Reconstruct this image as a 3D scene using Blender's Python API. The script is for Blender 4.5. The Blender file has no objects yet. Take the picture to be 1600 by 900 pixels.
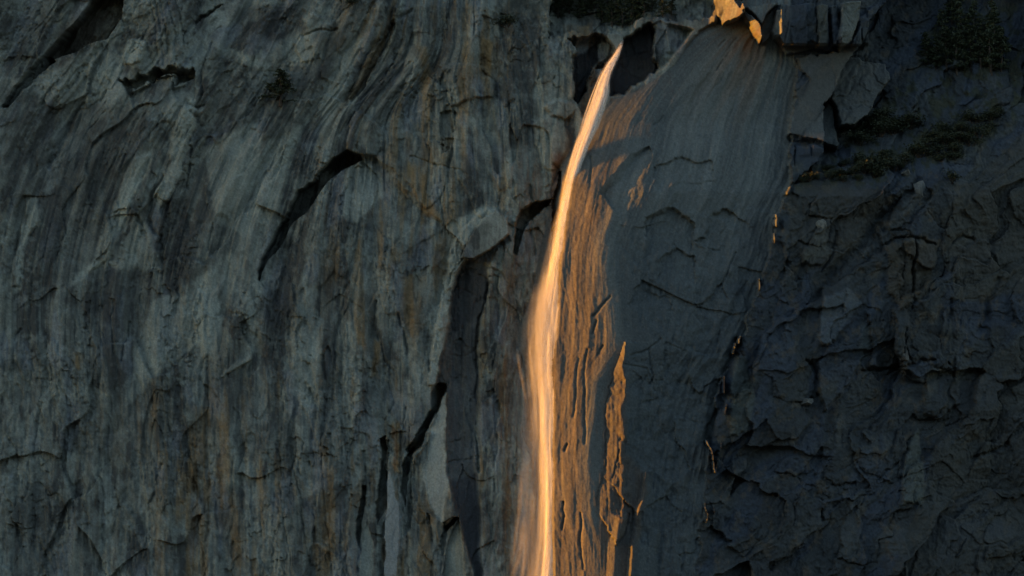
import bpy, math, random
import numpy as np
from mathutils import Vector

# ------------------------------------------------------------------ camera
R = math.radians
SC = bpy.context.scene
MPP = 0.25                      # metres of cliff per photograph pixel
DIST = 1400.0                   # camera to middle of the cliff
ELEV = R(10)                    # the camera looks up at the cliff from the valley
LEAN = R(8)                     # the cliff leans back
FWD = np.array([0, math.cos(ELEV), math.sin(ELEV)])
UPV = np.array([0, -math.sin(ELEV), math.cos(ELEV)])
CEN = np.array([0, 0, DIST * math.sin(ELEV) + 1.7])
CAMPOS = CEN - FWD * DIST
cam = bpy.data.cameras.new('camera')
camo = bpy.data.objects.new('camera', cam)
SC.collection.objects.link(camo)
camo.location = Vector(CAMPOS)
camo.rotation_euler = (R(90) + ELEV, 0, 0)
cam.sensor_width = 36
cam.lens = 36 * DIST / (1600 * MPP)
cam.clip_start = 1
cam.clip_end = 60000
SC.camera = camo

# ------------------------------------------------------------------ light
SUN_EL = R(4.0)
SUN_A = R(6.0)                  # the last sun rakes along the wall from the left, only a little from the front
SUN_FROM = np.array([-math.cos(SUN_A) * math.cos(SUN_EL), -math.sin(SUN_A) * math.cos(SUN_EL), math.sin(SUN_EL)])
world = bpy.data.worlds.new('World')
SC.world = world
world.use_nodes = True
wn = world.node_tree
sky = wn.nodes.new('ShaderNodeTexSky')
sky.sky_type = 'NISHITA'
sky.sun_disc = False
sky.sun_elevation = SUN_EL
sky.sun_rotation = math.atan2(SUN_FROM[0], SUN_FROM[1])
sky.altitude = 1500
sky.air_density = 1.0
sky.dust_density = 0.4
sky.ozone_density = 0.7
bg = wn.nodes['Background']
bg.inputs['Strength'].default_value = 0.14
wn.links.new(sky.outputs[0], bg.inputs[0])
sun = bpy.data.lights.new('sun', 'SUN')
sun.energy = 4.3
sun.angle = R(0.5)
sun.color = (1.0, 0.37, 0.028)
suno = bpy.data.objects.new('sun', sun)
SC.collection.objects.link(suno)
suno.rotation_euler = Vector(SUN_FROM).to_track_quat('Z', 'Y').to_euler()
suno.location = (-500, -300, 600)
SC.view_settings.view_transform = 'Standard'
SC.view_settings.look = 'None'
SC.view_settings.gamma = 1.0
SC.view_settings.exposure = 1.5
SC.cycles.transparent_max_bounces = 64
SC.cycles.max_bounces = 12
SC.cycles.diffuse_bounces = 8
SC.cycles.transmission_bounces = 10
SC.cycles.use_denoising = True

# ------------------------------------------------------------------ noise
rng = np.random.default_rng(7)
PERM = np.tile(rng.permutation(1024), 2).astype(np.int32)
ANG = rng.random(1024) * 2 * np.pi
GX = np.cos(ANG).astype(np.float32); GY = np.sin(ANG).astype(np.float32)
RND = rng.random((1024, 4)).astype(np.float32)

def hsh(xi, yi, seed):
    return PERM[(PERM[(xi + seed * 131) & 1023] + yi) & 1023]

def pn(x, y, seed=0):
    x0 = np.floor(x); y0 = np.floor(y)
    fx = (x - x0).astype(np.float32); fy = (y - y0).astype(np.float32)
    xi = x0.astype(np.int32); yi = y0.astype(np.int32)
    wx = fx * fx * fx * (fx * (fx * 6 - 15) + 10); wy = fy * fy * fy * (fy * (fy * 6 - 15) + 10)
    def g(dx, dy):
        h = hsh(xi + dx, yi + dy, seed)
        return GX[h] * (fx - dx) + GY[h] * (fy - dy)
    a = g(0, 0); a += wx * (g(1, 0) - a)
    b = g(0, 1); b += wx * (g(1, 1) - b)
    return (a + wy * (b - a)) * 1.5

def fbm(x, y, octs=4, seed=0, gain=0.5, lac=2.03):
    r = 0; a = 1.0
    for i in range(octs):
        r = r + a * pn(x, y, seed + i); a *= gain; x = x * lac + 11.3; y = y * lac + 5.7
    return r

def ridged(x, y, octs=4, seed=0, gain=0.5, lac=2.03):
    r = 0; a = 1.0
    for i in range(octs):
        n = 1 - np.abs(pn(x, y, seed + i)) * 2
        r = r + a * n; a *= gain; x = x * lac + 3.1; y = y * lac + 8.9
    return r

def voro(x, y, seed=0, tilt=1.0):
    """broken-rock facets: height of the tilted facet of each cell, and the distance to the cell's edge"""
    xi = np.floor(x).astype(np.int32); yi = np.floor(y).astype(np.int32)
    f1 = np.full(x.shape, 9, np.float32); f2 = f1.copy(); hh = np.zeros(x.shape, np.float32)
    for dx in (-1, 0, 1):
        for dy in (-1, 0, 1):
            h = hsh(xi + dx, yi + dy, seed)
            px = (xi + dx + RND[h, 0] - x).astype(np.float32); py = (yi + dy + RND[h, 1] - y).astype(np.float32)
            d = np.sqrt(px * px + py * py)
            v = RND[h, 2] - 0.5 + tilt * (px * (RND[h, 3] - 0.5) + py * (RND[(h * 7 + 3) & 1023, 3] - 0.5)) * 2
            near = d < f1
            f2 = np.where(near, f1, np.minimum(f2, d)); hh = np.where(near, v, hh); f1 = np.where(near, d, f1)
    return hh, f2 - f1

def ss(a, b, x):
    t = np.clip((x - a) / (b - a), 0, 1)
    return t * t * (3 - 2 * t)

def stairs(x, sharp=0.12):
    f = np.floor(x); t = x - f
    return f + ss(0.5 - sharp, 0.5 + sharp, t)

# ------------------------------------------------------------------ the cliff as a dense relief
def axis(lo, a, b, hi, step, grow):
    mid = np.arange(a, b + step * .5, step)
    left = []; s = step; x = a
    while x > lo: s *= grow; x -= s; left.append(x)
    right = []; s = step; x = b
    while x < hi: s *= grow; x += s; right.append(x)
    return np.array(left[::-1] + list(mid) + right, dtype=np.float64)
STEP = 1.36
UA = axis(-1500, -25, 1625, 2600, STEP, 1.06)
VA = axis(-330, -20, 920, 1750, STEP, 1.06)
U, V = np.meshgrid(UA, VA)
U = U.astype(np.float32); V = V.astype(np.float32)
print('grid', U.shape)

def lerp(v, pts):
    k = np.array(pts, dtype=np.float32)
    return np.interp(v, k[:, 0], k[:, 1]).astype(np.float32)

# sunlight grazes: p_line(u) is how far proud rock must stand to leave the shade of the unseen buttress added beyond the frame
nrm = np.array([0, -math.cos(LEAN), math.sin(LEAN)])
nf = -FWD @ nrm
TAN = float((SUN_FROM @ nrm) / nf / (-SUN_FROM[0]))      # rise of the shade line toward the sun, metres per metre
P0 = -1.5
def p_line(u):
    return P0 + (870 - u) * MPP * TAN

# jitter the tracing coordinates so that no edge is a ruled line
wx = fbm(U / 60, V / 60, 4, 1) * 5 + fbm(U / 9, V / 12, 2, 5) * 1.6
wy = fbm(U / 60, V / 60, 4, 21) * 6 + fbm(U / 9, V / 12, 2, 25) * 1.8
UW = U + wx; VW = V + wy

def box(pts, m):
    k = np.array(pts)
    i0 = max(0, np.searchsorted(UA, k[:, 0].min() - m)); i1 = min(len(UA), np.searchsorted(UA, k[:, 0].max() + m))
    j0 = max(0, np.searchsorted(VA, k[:, 1].min() - m)); j1 = min(len(VA), np.searchsorted(VA, k[:, 1].max() + m))
    return slice(j0, j1), slice(i0, i1)

def dline(x, y, pts):
    d = np.full(x.shape, 1e9, np.float32)
    for (ax, ay), (bx, by) in zip(pts[:-1], pts[1:]):
        ex, ey = bx - ax, by - ay; L = ex * ex + ey * ey + 1e-9
        t = np.clip(((x - ax) * ex + (y - ay) * ey) / L, 0, 1)
        d = np.minimum(d, (x - ax - t * ex) ** 2 + (y - ay - t * ey) ** 2)
    return np.sqrt(d)

def inside(x, y, poly):
    r = np.zeros(x.shape, bool)
    n = len(poly)
    for i in range(n):
        (ax, ay), (bx, by) = poly[i], poly[(i + 1) % n]
        if ay == by: continue
        c = ((ay > y) != (by > y)) & (x < (bx - ax) * (y - ay) / (by - ay) + ax)
        r ^= c
    return r

def mask(poly, soft, warp=1.0):
    """0..1 inside a traced outline"""
    b = box(poly, soft + 16)
    x = U[b] + wx[b] * warp; y = V[b] + wy[b] * warp
    s = inside(x, y, poly); d = dline(x, y, list(poly) + [poly[0]])
    return b, ss(-soft, soft, np.where(s, d, -d))

# ---- outlines of the three big bodies of rock
slabL = lerp(V, [(-300, 1140), (0, 1128), (30, 1110), (45, 1085), (75, 1060), (100, 1042), (125, 1012), (140, 985), (152, 962), (200, 926), (250, 905), (300, 893), (400, 878), (600, 866), (900, 866), (1800, 860)])
crest = lerp(V, [(-300, 1200), (30, 1150), (60, 1095), (100, 1045), (150, 1010), (190, 988), (240, 980), (280, 968), (330, 954), (370, 942), (400, 938), (440, 942), (480, 950), (520, 957), (545, 958), (575, 940), (600, 926), (640, 924), (700, 918), (760, 919), (800, 924), (850, 940), (900, 946), (1800, 950)])
crestp = lerp(V, [(-300, -40), (0, -15), (60, -11), (110, -8.4), (150, -6.0), (190, -3.3), (240, 2.2), (300, 7.5), (400, 10.0), (550, 10), (900, 10), (1800, 12)])
slabR = lerp(V, [(-300, 1245), (60, 1240), (90, 1250), (200, 1240), (280, 1236), (340, 1213), (400, 1205), (440, 1190), (500, 1170), (530, 1157), (600, 1125), (680, 1112), (730, 1106), (800, 1096), (900, 1086), (1800, 1050)])
slabL0, crest0, slabR0 = slabL, crest, slabR
slabR = slabR + fbm(V / 30, V / 30 + 9, 3, 61) * 5 + wx * .8
slabL = slabL + wx * .5
crest = crest + wx * .7

# flow coordinates of the water streaks
G = np.where(V > 520, 0, np.where(V > 200, .52 * (520 - V) ** 2 / 640, .52 * 160 + .52 * (200 - V)))
lo = 420 + 150 * ss(230, 60, V)
mfl = 1 - ss(0, 190, U - lo)
SL = U - G * mfl + pn(U / 300, V / 420, 31) * 7
TV = V * (1 + 1.3 * ss(560, 120, V + .3 * U))
SS = (U - crest0) * 240 / np.maximum(slabR0 - crest0, 60) + 0.12 * V
SR = U + .75 * V + fbm(U / 90, V / 90, 3, 33) * 26
TR = V - .5 * U

# ---- left wall
steep = ss(150, 520, V + .35 * U)            # towards the lower right the streaks hang straight down
big = fbm(U / 120, V / 150, 3, 40, .5)
pL = -7.5 + fbm(U / 260, V / 330, 3, 41) * 3.6
pL += (ridged(SL / 95, V / 480, 2, 43, .45) - .6) * 2.5
pL += (ridged(SL / 26, V / 260, 2, 47, .5) - .6) * .55
rough = ss(-.25, .45, fbm(U / 80, V / 110, 3, 49))
pL += fbm(SL / 5.5, TV / 80, 3, 51, .6) * .15 * (.45 + .8 * steep) * (1.1 - .6 * rough)
q = fbm(SL / 110, V / 380, 3, 53, .42) * 2.4 + .2 * big
pL += stairs(q, .045) * 1.1
q2 = fbm(SL / 46 + 7, TV / 230, 3, 57, .45) * 2.0
pL += stairs(q2, .05) * .75
q3 = fbm(SL / 20 + 3, TV / 90, 3, 59, .5) * 1.7
pL += stairs(q3, .07) * .38 * (.5 + rough)
iso = fbm(U / 7, V / 8, 4, 63, .65)
pL += iso * (.10 + .22 * rough)
hv, ev = voro(SL / 34 + fbm(U / 30, V / 30, 3, 64) * .5, V / 70 + fbm(U / 30, V / 30, 3, 66) * .35, 65, .9)
blocky = ss(-.15, .3, fbm(U / 150, V / 150, 2, 67))
hw, ew = voro(SL / 78 + pn(U / 60, V / 60, 68) * .25, V / 170 + pn(U / 60, V / 60, 69) * .2, 70, 1.1)
pL += hw * 2.6
hx_, ex_ = voro(SL / 15 + pn(U / 20, V / 20, 68) * .3, TV / 42, 72, 1.0)
pL += hx_ * .42 * rough
pL += hv * 1.1 * blocky
pL += fbm(SL / 3.8, TV / 13, 2, 36, .7) * (.2 + .2 * rough)
groove = ss(770, 880, U) * ss(120, 320, V)
pL -= groove * 4.5
pL -= 34 * ss(-20, -300, V) ** 1.5 * 0 + np.maximum(0, -60 - V) * MPP * .8

pL -= 60 * ss(5, 60, U - slabL)

# ---- slab to the side of the fall
xs = (U - crest) * MPP
flank = np.where(xs < 0, np.clip((crest - U) / np.maximum(crest - slabL, 8), 0, 3), 0)
fl_h = np.clip(crestp - 5.2, 1.2, 3.4)
sl_ = fl_h / (np.maximum(crest0 - slabL0, 8) * MPP)
rr = np.clip(xs, -40, 200); kr = .165; rw = 4.5
pS = crestp - ((sl_ + kr) / 2 * (np.sqrt(rr * rr + rw * rw) - rw) + (kr - sl_) / 2 * rr)
pS -= .0016 * np.maximum(xs, 0) ** 2
pS -= 26 * np.maximum(0, flank - 1.0)
up = np.maximum(0, 150 - V) * MPP
pS -= .012 * up ** 2 * 0
pS += fbm(SS / 40, V / 160, 3, 71) * .75 * ss(-2, 8, xs)
pS += fbm(SS / 10, V / 140, 3, 73, .55) * (.08 + .18 * ss(-3, 6, xs))
pS += fbm(SS / 4, V / 60, 2, 75, .6) * .07
low = ss(180, 560, V) * ss(0, 14, xs)
pS += fbm(SS / 34, (V - .3 * U) / 30, 5, 77, .56) * .8 * low
pS += fbm(SS / 12, (V - .2 * U) / 60, 4, 74, .6) * .5 * ss(0, 14, xs)
w0 = fbm(U / 70, V / 70, 3, 76)
sq = 0 * fbm((U + .5 * V) / 90, (V - .4 * U) / 70, 3, 79, .4) * 2.0
hs_, es_ = voro((U + .6 * V) / 90 + w0 * .3, (V - .5 * U) / 70, 78, .7)
pS += hs_ * 1.4 * low
pS += iso * .05 + fbm(SS / 4, V / 22, 2, 37, .7) * (.03 + .05 * ss(0, 8, xs))
fl = ss(2, -6, xs) * ss(180, 300, V)
pS += fbm((U - slabL0) / 13, V / 260, 3, 81, .5) * .2 * fl + fbm((U - slabL0 + .3 * wx) / 4.2, V / 130, 3, 83, .6) * .10 * fl + fbm((U - slabL0) / 22, V / 120, 2, 89, .45) * .45 * fl
pS += stairs(fbm((U - slabL0) / 24, V / 120, 3, 85, .5) * 2, .06) * .05 * fl * ss(-.1, .3, fbm(U / 40, V / 60, 2, 84))
pS = np.where(xs > 0, np.minimum(pS, crestp - (TAN + .012) * xs + .1), pS)

# ---- broken face beyond the slab
xr = (U - slabR) * MPP
edgep = crestp - TAN * np.maximum(xs, 0)
pR = np.minimum(edgep, 7) - 2.1 - .15 * xr - .0006 * np.maximum(xr, 0) ** 2
pR += fbm(U / 170, V / 170, 3, 91) * 2.6 * ss(0, 25, xr)
w1 = pn(U / 190, V / 190, 92) * .6 + fbm(U / 30, V / 30, 2, 96) * .10; w2 = pn(U / 190, V / 190, 94) * .6 + fbm(U / 30, V / 30, 2, 86) * .10
h1, e1 = voro(SR / 130 + w1 * .5, TR / 190 + w2 * .5, 93, 1.1)
h2, e2 = voro(SR / 58 + w1, TR / 90 + w2, 95, 1.1)
h3, e3 = voro(SR / 22 + w1 * 2, TR / 36 + w2 * 2, 97, 1.1)
h4, e4 = voro(U / 9 + w1 * 3, V / 12 + w2 * 3, 88, 1.1)
mix = ss(-.3, .3, fbm(U / 90, V / 90, 2, 98))
pR += h1 * 5.0 * ss(0, 12, xr) + h2 * 2.6 * ss(-2, 10, xr) + h3 * (.4 + .6 * mix) + h4 * (.1 + .3 * mix)
pR -= np.exp(-(e2 / .03) ** 2) * .5 * ss(-.1, .3, fbm(U / 60, V / 60, 2, 87))
pR += fbm(U / 9, V / 10, 4, 103, .65) * .3
pR += fbm(SR / 9, TR / 70, 3, 104, .55) * .28
pR += fbm(SR / 4.5, TR / 9, 2, 38, .7) * .2
pR -= np.maximum(0, -40 - V) * MPP * .9

# ---- put the bodies together
isR = ss(-1.2, 1.2, U - slabR)
k = 1.0
hmx = np.clip(.5 + .5 * (pS - pL) / k, 0, 1)
slabv = ss(20, 48, V + (U < 1085) * 0)
P = pL * (1 - hmx) + pS * hmx + k * hmx * (1 - hmx) * .5
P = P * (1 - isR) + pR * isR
isS = hmx * (1 - isR)

# ------------------------------------------------------------------ traced features
def strip(A, B, a, b, warp=.6, ease=1.0):
    """relief between two traced lines: a at line A, b at line B"""
    poly = list(A) + list(B)[::-1]
    bb = box(poly, 20)
    x = U[bb] + wx[bb] * warp; y = V[bb] + wy[bb] * warp
    s = inside(x, y, poly)
    da = dline(x, y, list(A)); db = dline(x, y, list(B))
    t = (da / (da + db + 1e-6)) ** ease
    P[bb] += np.where(s, a + (b - a) * t, 0)

def plate(poly, h, soft=1.5, gu=0.0, gv=0.0, warp=.7):
    """a flake standing proud (h>0) or a scar (h<0); gu, gv tilt it (metres per pixel)"""
    bb, m = mask(poly, soft, warp)
    c = np.mean(np.array(poly), axis=0)
    P[bb] += m * (h + gu * (U[bb] - c[0]) + gv * (V[bb] - c[1]))

def flat(poly, p0, gu=0.0, gv=0.0, soft=1.5, keep=.25, warp=.5):
    """replace the relief inside an outline by a plane, keeping a share of the old roughness"""
    bb, m = mask(poly, soft, warp)
    c = np.mean(np.array(poly), axis=0)
    old = P[bb]
    mean = old[m > .5].mean() if (m > .5).any() else 0
    new = p0 + gu * (U[bb] - c[0]) + gv * (V[bb] - c[1]) + keep * (old - mean)
    P[bb] = old * (1 - m) + new * m

def crack(pts, w, d, warp=.8):
    bb = box(pts, 8 * w + 10)
    x = U[bb] + wx[bb] * warp; y = V[bb] + wy[bb] * warp
    e = dline(x, y, pts)
    P[bb] -= d * np.exp(-(e / w) ** 2)

def shift(line, dx, dy):
    return [(x + dx, y + dy) for x, y in line]

def roof(upper, lower, depth, rec):
    """an overhang: soffit between the lines, wall below it set back and coming out again along rec"""
    strip(upper, lower, 0, -depth, warp=1.4)
    strip(lower, shift(lower, *rec), -depth, 0, warp=1.4, ease=1.3)

# great arch in the middle of the left wall
archU = [(563, 240), (541, 233), (517, 248), (500, 263), (490, 282), (462, 297), (455, 310), (444, 343), (430, 360), (418, 384), (404, 412), (398, 436)]
archL = [(565, 246), (548, 256), (530, 263), (511, 281), (497, 300), (487, 316), (476, 332), (457, 348), (446, 366), (431, 389), (414, 408), (399, 438)]
plate(archU + archL[::-1], -17, 1.0, warp=.6)
strip(archL, shift(archL, 40, 50), -3.0, 0)
strip([(563, 240), (585, 243), (610, 262), (628, 288), (650, 310), (672, 330), (692, 342)], [(563, 248), (585, 250), (606, 270), (622, 295), (645, 320), (668, 338), (692, 346)], 0, -2.6)
strip([(563, 248), (585, 250), (606, 270), (622, 295), (645, 320), (668, 338), (692, 346)], [(560, 330), (580, 335), (600, 345), (620, 360), (645, 372), (668, 372), (692, 370)], -2.6, 0)
# block standing over the arch apex
plate([(541, 232), (545, 190), (556, 172), (572, 180), (600, 205), (612, 240), (624, 272), (606, 258), (585, 243), (563, 240)], 2.2, 2, gu=-.03)
# arch in the far upper left, with its dark soffit
plate([(64, 86), (45, 102), (22, 130), (2, 168), (12, 168), (34, 136), (52, 118), (86, 92)], -9, 1.2, warp=.9)
flat([(150, -10), (190, -10), (186, 26), (166, 57), (135, 66), (122, 76), (84, 88), (60, 104), (62, 88), (90, 60), (120, 28)], -21, gu=.02, gv=-.03, soft=1.5, keep=1.2)
strip([(186, -10), (186, 26), (196, 58), (228, 62), (240, 104)], [(240, -10), (252, 15), (262, 50), (268, 80), (262, 112)], 0.5, 5.0)
strip([(240, -10), (252, 15), (262, 50), (268, 80), (262, 112)], [(300, -10), (306, 20), (314, 60), (316, 90), (306, 112)], 5.0, 0)
for x0 in (246, 254, 262, 274, 286): crack([(x0 - 14, -6), (x0 - 4, 40), (x0, 100)], 1.6, .8, .2)
plate([(186, 122), (193, 132), (200, 149), (212, 140), (225, 130), (232, 120), (241, 124), (252, 118), (263, 121), (266, 138), (274, 134), (285, 128), (300, 122), (305, 108), (300, 100), (292, 112), (283, 108), (272, 112), (262, 104), (250, 112), (240, 108), (228, 114), (222, 106), (214, 118), (205, 124), (196, 118)], -8, 1.2, warp=1.8)
strip([(200, 148), (226, 134), (240, 123), (262, 119), (302, 121)], [(210, 190), (235, 180), (250, 170), (270, 165), (305, 165)], -3.0, 0)
plate([(190, 80), (196, 62), (214, 58), (228, 66), (224, 88), (208, 98), (192, 94)], 2.0, 2)
plate([(262, 122), (275, 116), (290, 122), (286, 134), (268, 140)], 1.8, 1.5)
plate([(270, 98), (285, 94), (292, 106), (278, 112)], 2.0, 1.5)
for pts, w, d in [
    ([(155, 70), (128, 105), (110, 130), (98, 138)], 3, 1.6), ([(124, 160), (108, 185), (90, 225), (72, 262)], 4, 2.2),
    ([(160, 140), (150, 155)], 1.6, 1.4), ([(160, 170), (146, 188), (138, 200)], 1.4, 1.2), ([(253, 178), (243, 195)], 1.6, 1.2),
    ([(330, 65), (318, 95), (313, 120), (314, 150)], 2.0, 1.6), ([(288, 165), (300, 168), (318, 164)], 1.6, 1.3),
    ([(250, 275), (236, 300), (228, 340), (235, 360), (248, 370), (252, 390)], 2.6, 2.0),
    ([(296, 225), (290, 258), (285, 290)], 2.2, 1.4), ([(97, 358), (86, 398)], 1.6, 1.4), ([(195, 240), (185, 265)], 2, 1.4),
    ([(470, 55), (490, 48), (525, 44)], 1.8, 1.6), ([(640, 12), (618, 28), (596, 55), (570, 95), (552, 120), (536, 155)], 3.6, 2.4),
    ([(590, 60), (575, 85), (562, 108), (545, 140)], 2.0, 1.5), ([(686, 120), (690, 150)], 1.4, 1.2),
    ([(640, 243), (680, 255), (715, 266), (730, 276)], 1.4, .9), ([(712, 175), (711, 200), (708, 230), (702, 262)], 2.6, 2.2),
    ([(752, 108), (762, 118), (776, 130), (778, 150)], 1.8, 1.6), ([(628, 3), (618, 24)], 2, 1.4),
    ([(200, 505), (190, 540), (185, 560)], 2.2, 1.8), ([(116, 460), (114, 545)], 2, 1.0), ([(174, 470), (173, 555)], 1.4, .9),
    ([(154, 480), (153, 660), (150, 720), (156, 800), (154, 890)], 3.2, 1.4), ([(60, 630), (50, 680), (45, 720)], 2, 1.2),
    ([(30, 512), (18, 528)], 2, 1.4), ([(322, 560), (318, 620), (322, 700), (320, 900)], 3.5, 1.5),
    ([(250, 725), (245, 745), (240, 770), (230, 790)], 2.5, 1.4), ([(375, 655), (362, 640)], 1.5, 1.0),
    ([(545, 440), (530, 490), (522, 540), (522, 580)], 2.6, 1.4), ([(500, 560), (506, 620), (500, 680)], 4, 1.4),
    ([(585, 470), (588, 520), (600, 560), (612, 580)], 2, 1.2), ([(600, 660), (612, 630), (605, 600)], 2, 1.1),
    ([(564, 705), (568, 770), (562, 830), (556, 900)], 2.6, 1.8), ([(632, 640), (626, 700), (628, 790), (640, 900)], 1.6, 1.2),
    ([(622, 490), (630, 530), (632, 555)], 2, 1.4), ([(482, 610), (492, 640), (488, 690)], 3, 1.4),
    ([(432, 690), (440, 780), (455, 900)], 1.4, .9), ([(452, 700), (470, 800), (480, 900)], 1.4, .9), ([(500, 690), (508, 800), (515, 900)], 1.6, 1.0),
]:
    crack(pts, w, d)
# pale raised flakes on the left wall
plate([(285, 165), (305, 190), (285, 232), (262, 312), (245, 330), (240, 300), (262, 250), (270, 205)], 1.5, 2)
plate([(205, 250), (230, 240), (215, 290), (190, 350), (165, 400), (135, 425), (150, 390), (172, 330), (185, 290)], 1.4, 3)
plate([(55, 305), (60, 345), (40, 370), (22, 445), (14, 445), (28, 360), (38, 315)], 1.6, 2)
plate([(345, 590), (368, 562), (392, 553), (392, 560), (372, 572), (350, 590)], 1.4, 1.2)
plate([(520, 30), (500, 90), (470, 95), (455, 65), (475, 50), (484, 20)], 1.3, 2)
plate([(690, 105), (712, 98), (760, 100), (775, 130), (770, 150), (740, 150), (706, 165)], 2.2, 2)
plate([(780, 60), (800, 55), (806, 150), (790, 165), (780, 130)], 1.6, 2)
strip([(752, 20), (746, 50), (748, 110)], [(778, 30), (778, 70), (780, 130)], -2.2, -.2)
# tilted cap of rock over the long corner
flat([(722, 402), (735, 372), (752, 345), (775, 330), (790, 342), (795, 366), (770, 388), (742, 402)], 2.0, gu=-.02, gv=-.03, keep=.35)
plate([(690, 460), (700, 405), (712, 372), (735, 345), (760, 325), (775, 330), (752, 345), (735, 372), (718, 410), (708, 450), (700, 500), (692, 550), (683, 602), (668, 602), (676, 540)], 2.6, 2)
# the long smooth corner, set far back, its wall dark grey
corner = [(712, 432), (722, 412), (742, 402), (770, 388), (795, 368), (797, 378), (778, 388), (764, 420), (762, 455), (752, 492), (747, 545), (744, 600), (741, 650), (738, 720), (748, 790), (755, 905), (742, 905), (720, 820), (704, 760), (698, 740), (698, 602), (683, 602), (692, 550), (700, 500), (708, 450)]
flat(corner, -12.5, gu=.035, gv=.0, soft=1.8, keep=.85)
for pts, w, d in [([(728, 420), (722, 500), (714, 600)], 2.5, .7), ([(700, 728), (720, 722), (740, 718)], 2, .8), ([(716, 450), (745, 462)], 1.5, .6), ([(708, 560), (742, 548)], 1.5, .5)]: crack(pts, w, d, 1.5)
crack([(763, 440), (758, 475), (748, 500), (745, 545), (746, 560), (742, 620), (742, 700), (745, 740)], 2.2, 2.6)
for poly, d in [
    ([(698, 600), (680, 600), (674, 618), (671, 642), (652, 672), (644, 690), (634, 706), (642, 714), (655, 700), (667, 674), (682, 644), (690, 624), (698, 608)], 9),
    ([(826, 345), (842, 334), (862, 318), (864, 310), (838, 318), (815, 333), (805, 356), (800, 398), (806, 402), (812, 374)], 12),
    ([(592, 690), (602, 684), (600, 720), (606, 745), (602, 790), (590, 820), (584, 800), (594, 745)], 8), ([(632, 725), (643, 704), (641, 740), (632, 790), (628, 770)], 8),
    ([(563, 765), (568, 765), (566, 810), (558, 860), (556, 830)], 6), ([(500, 555), (512, 540), (520, 575), (516, 640), (500, 690), (496, 640)], 1.6),
    ([(690, 826), (712, 806), (716, 808), (704, 822), (692, 832)], 7), ([(868, 300), (876, 262), (880, 262), (874, 330), (866, 372), (862, 350)], 7),
    ([(690, 178), (706, 172), (710, 200), (704, 232), (692, 240), (688, 205)], 2.4), ([(560, 128), (590, 70), (612, 34), (618, 36), (596, 80), (568, 132), (546, 160), (544, 152)], 4),
    ([(240, 305), (262, 320), (258, 380), (250, 420), (244, 390), (250, 350)], 1.6), ([(300, 30), (330, 8), (345, 2), (330, 14), (302, 36)], 4)]:
    plate(poly, -d, 1.0, warp=.8)
# fresh pale pillar under the corner roof
pillar = [(697, 602), (697, 738), (703, 755), (700, 778), (686, 812), (677, 806), (668, 782), (664, 735), (668, 694), (676, 664), (688, 628)]
flat([(668, 690), (664, 735), (668, 782), (677, 806), (652, 792), (645, 760), (650, 715)], -9.5, gu=.03, soft=1.2, keep=.5)
flat(pillar, -8.6, gu=.05, gv=.012, soft=1.0, keep=.2)
strip([(697, 600), (680, 600), (674, 618), (672, 642), (652, 672), (644, 690), (636, 706)], [(698, 604), (690, 622), (684, 640), (668, 668), (660, 690), (650, 704), (637, 716)], .5, -9.0)
plate([(700, 782), (712, 805), (690, 815), (686, 812)], 3.2, 1.2)
roof([(690, 812), (700, 806), (716, 804)], [(688, 830), (700, 824), (714, 812)], 3.5, (0, 60))
flat([(706, 830), (716, 810), (722, 840), (726, 905), (690, 905), (698, 860)], -8.0, gu=.03, soft=1.5, keep=.15)
flat([(602, 760), (610, 735), (618, 760), (624, 800), (622, 905), (598, 905), (600, 830)], -7.0, gu=.02, soft=1.2, keep=.2)
flat([(568, 830), (574, 820), (581, 850), (580, 905), (560, 905)], -7.0, gu=.02, soft=1.2, keep=.2)
strip([(592, 690), (596, 740), (584, 800), (582, 905)], [(606, 690), (606, 745), (602, 800), (598, 905)], -.5, -4.5)
strip([(632, 720), (634, 780), (628, 840)], [(644, 700), (645, 760), (640, 830)], -.5, -4.0)
crack([(666, 805), (672, 830), (674, 848)], 2.0, 2.4)
# dark stepped cracks beside the fall
roof([(862, 310), (838, 320), (815, 335), (806, 355), (800, 372)], [(862, 318), (842, 334), (826, 345), (812, 372), (800, 400)], 4.0, (10, 80))
crack([(872, 255), (866, 300), (866, 340), (872, 360)], 5, 3.0)
crack([(826, 288), (832, 320), (830, 360), (836, 400)], 2.2, 1.6)
plate([(852, 165), (872, 155), (898, 158), (900, 172), (884, 186), (862, 180)], 2.4, 2)
plate([(830, 190), (860, 178), (885, 200), (888, 230), (870, 262), (848, 258), (838, 225)], 1.8, 2.5)
# the notch the water leaves by
flat([(966, 76), (975, 57), (1016, 36), (1024, 70), (1032, 100), (1030, 108), (1010, 122), (978, 138), (956, 150), (949, 140), (948, 108)], -17, gu=-.03, soft=2, keep=.6, warp=1.3)
flat([(890, 62), (905, 56), (942, 52), (966, 76), (948, 108), (930, 104), (914, 130), (904, 156), (896, 150), (897, 100), (900, 78)], -15, gu=-.02, soft=1.5, keep=.8, warp=1.3)
flat([(942, 55), (968, 50), (975, 57), (966, 76), (948, 92), (940, 100), (934, 86), (938, 70)], -10.0, gu=-.02, soft=1.5, keep=.9, warp=1.2)
strip([(940, 92), (928, 110), (914, 132), (902, 160), (910, 182)], [(950, 100), (944, 128), (934, 150), (920, 176), (912, 186)], -4, -1)
flat([(1016, 36), (1032, 30), (1085, 44), (1060, 74), (1042, 100), (1030, 108), (1024, 70)], -12.0, gu=-.02, soft=2, keep=.8)
# the rim: shelves stepping back to the wooded top
strip([(862, 60), (900, 50), (950, 46), (1000, 36), (1040, 28), (1112, 24)], [(862, -60), (900, -60), (950, -60), (1000, -60), (1040, -60), (1112, -60)], -9, -40, warp=2.0)
strip([(600, 6), (700, 10), (780, 8), (862, 30)], [(600, -60), (700, -60), (780, -60), (862, -60)], 0, -18, warp=1)
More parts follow.
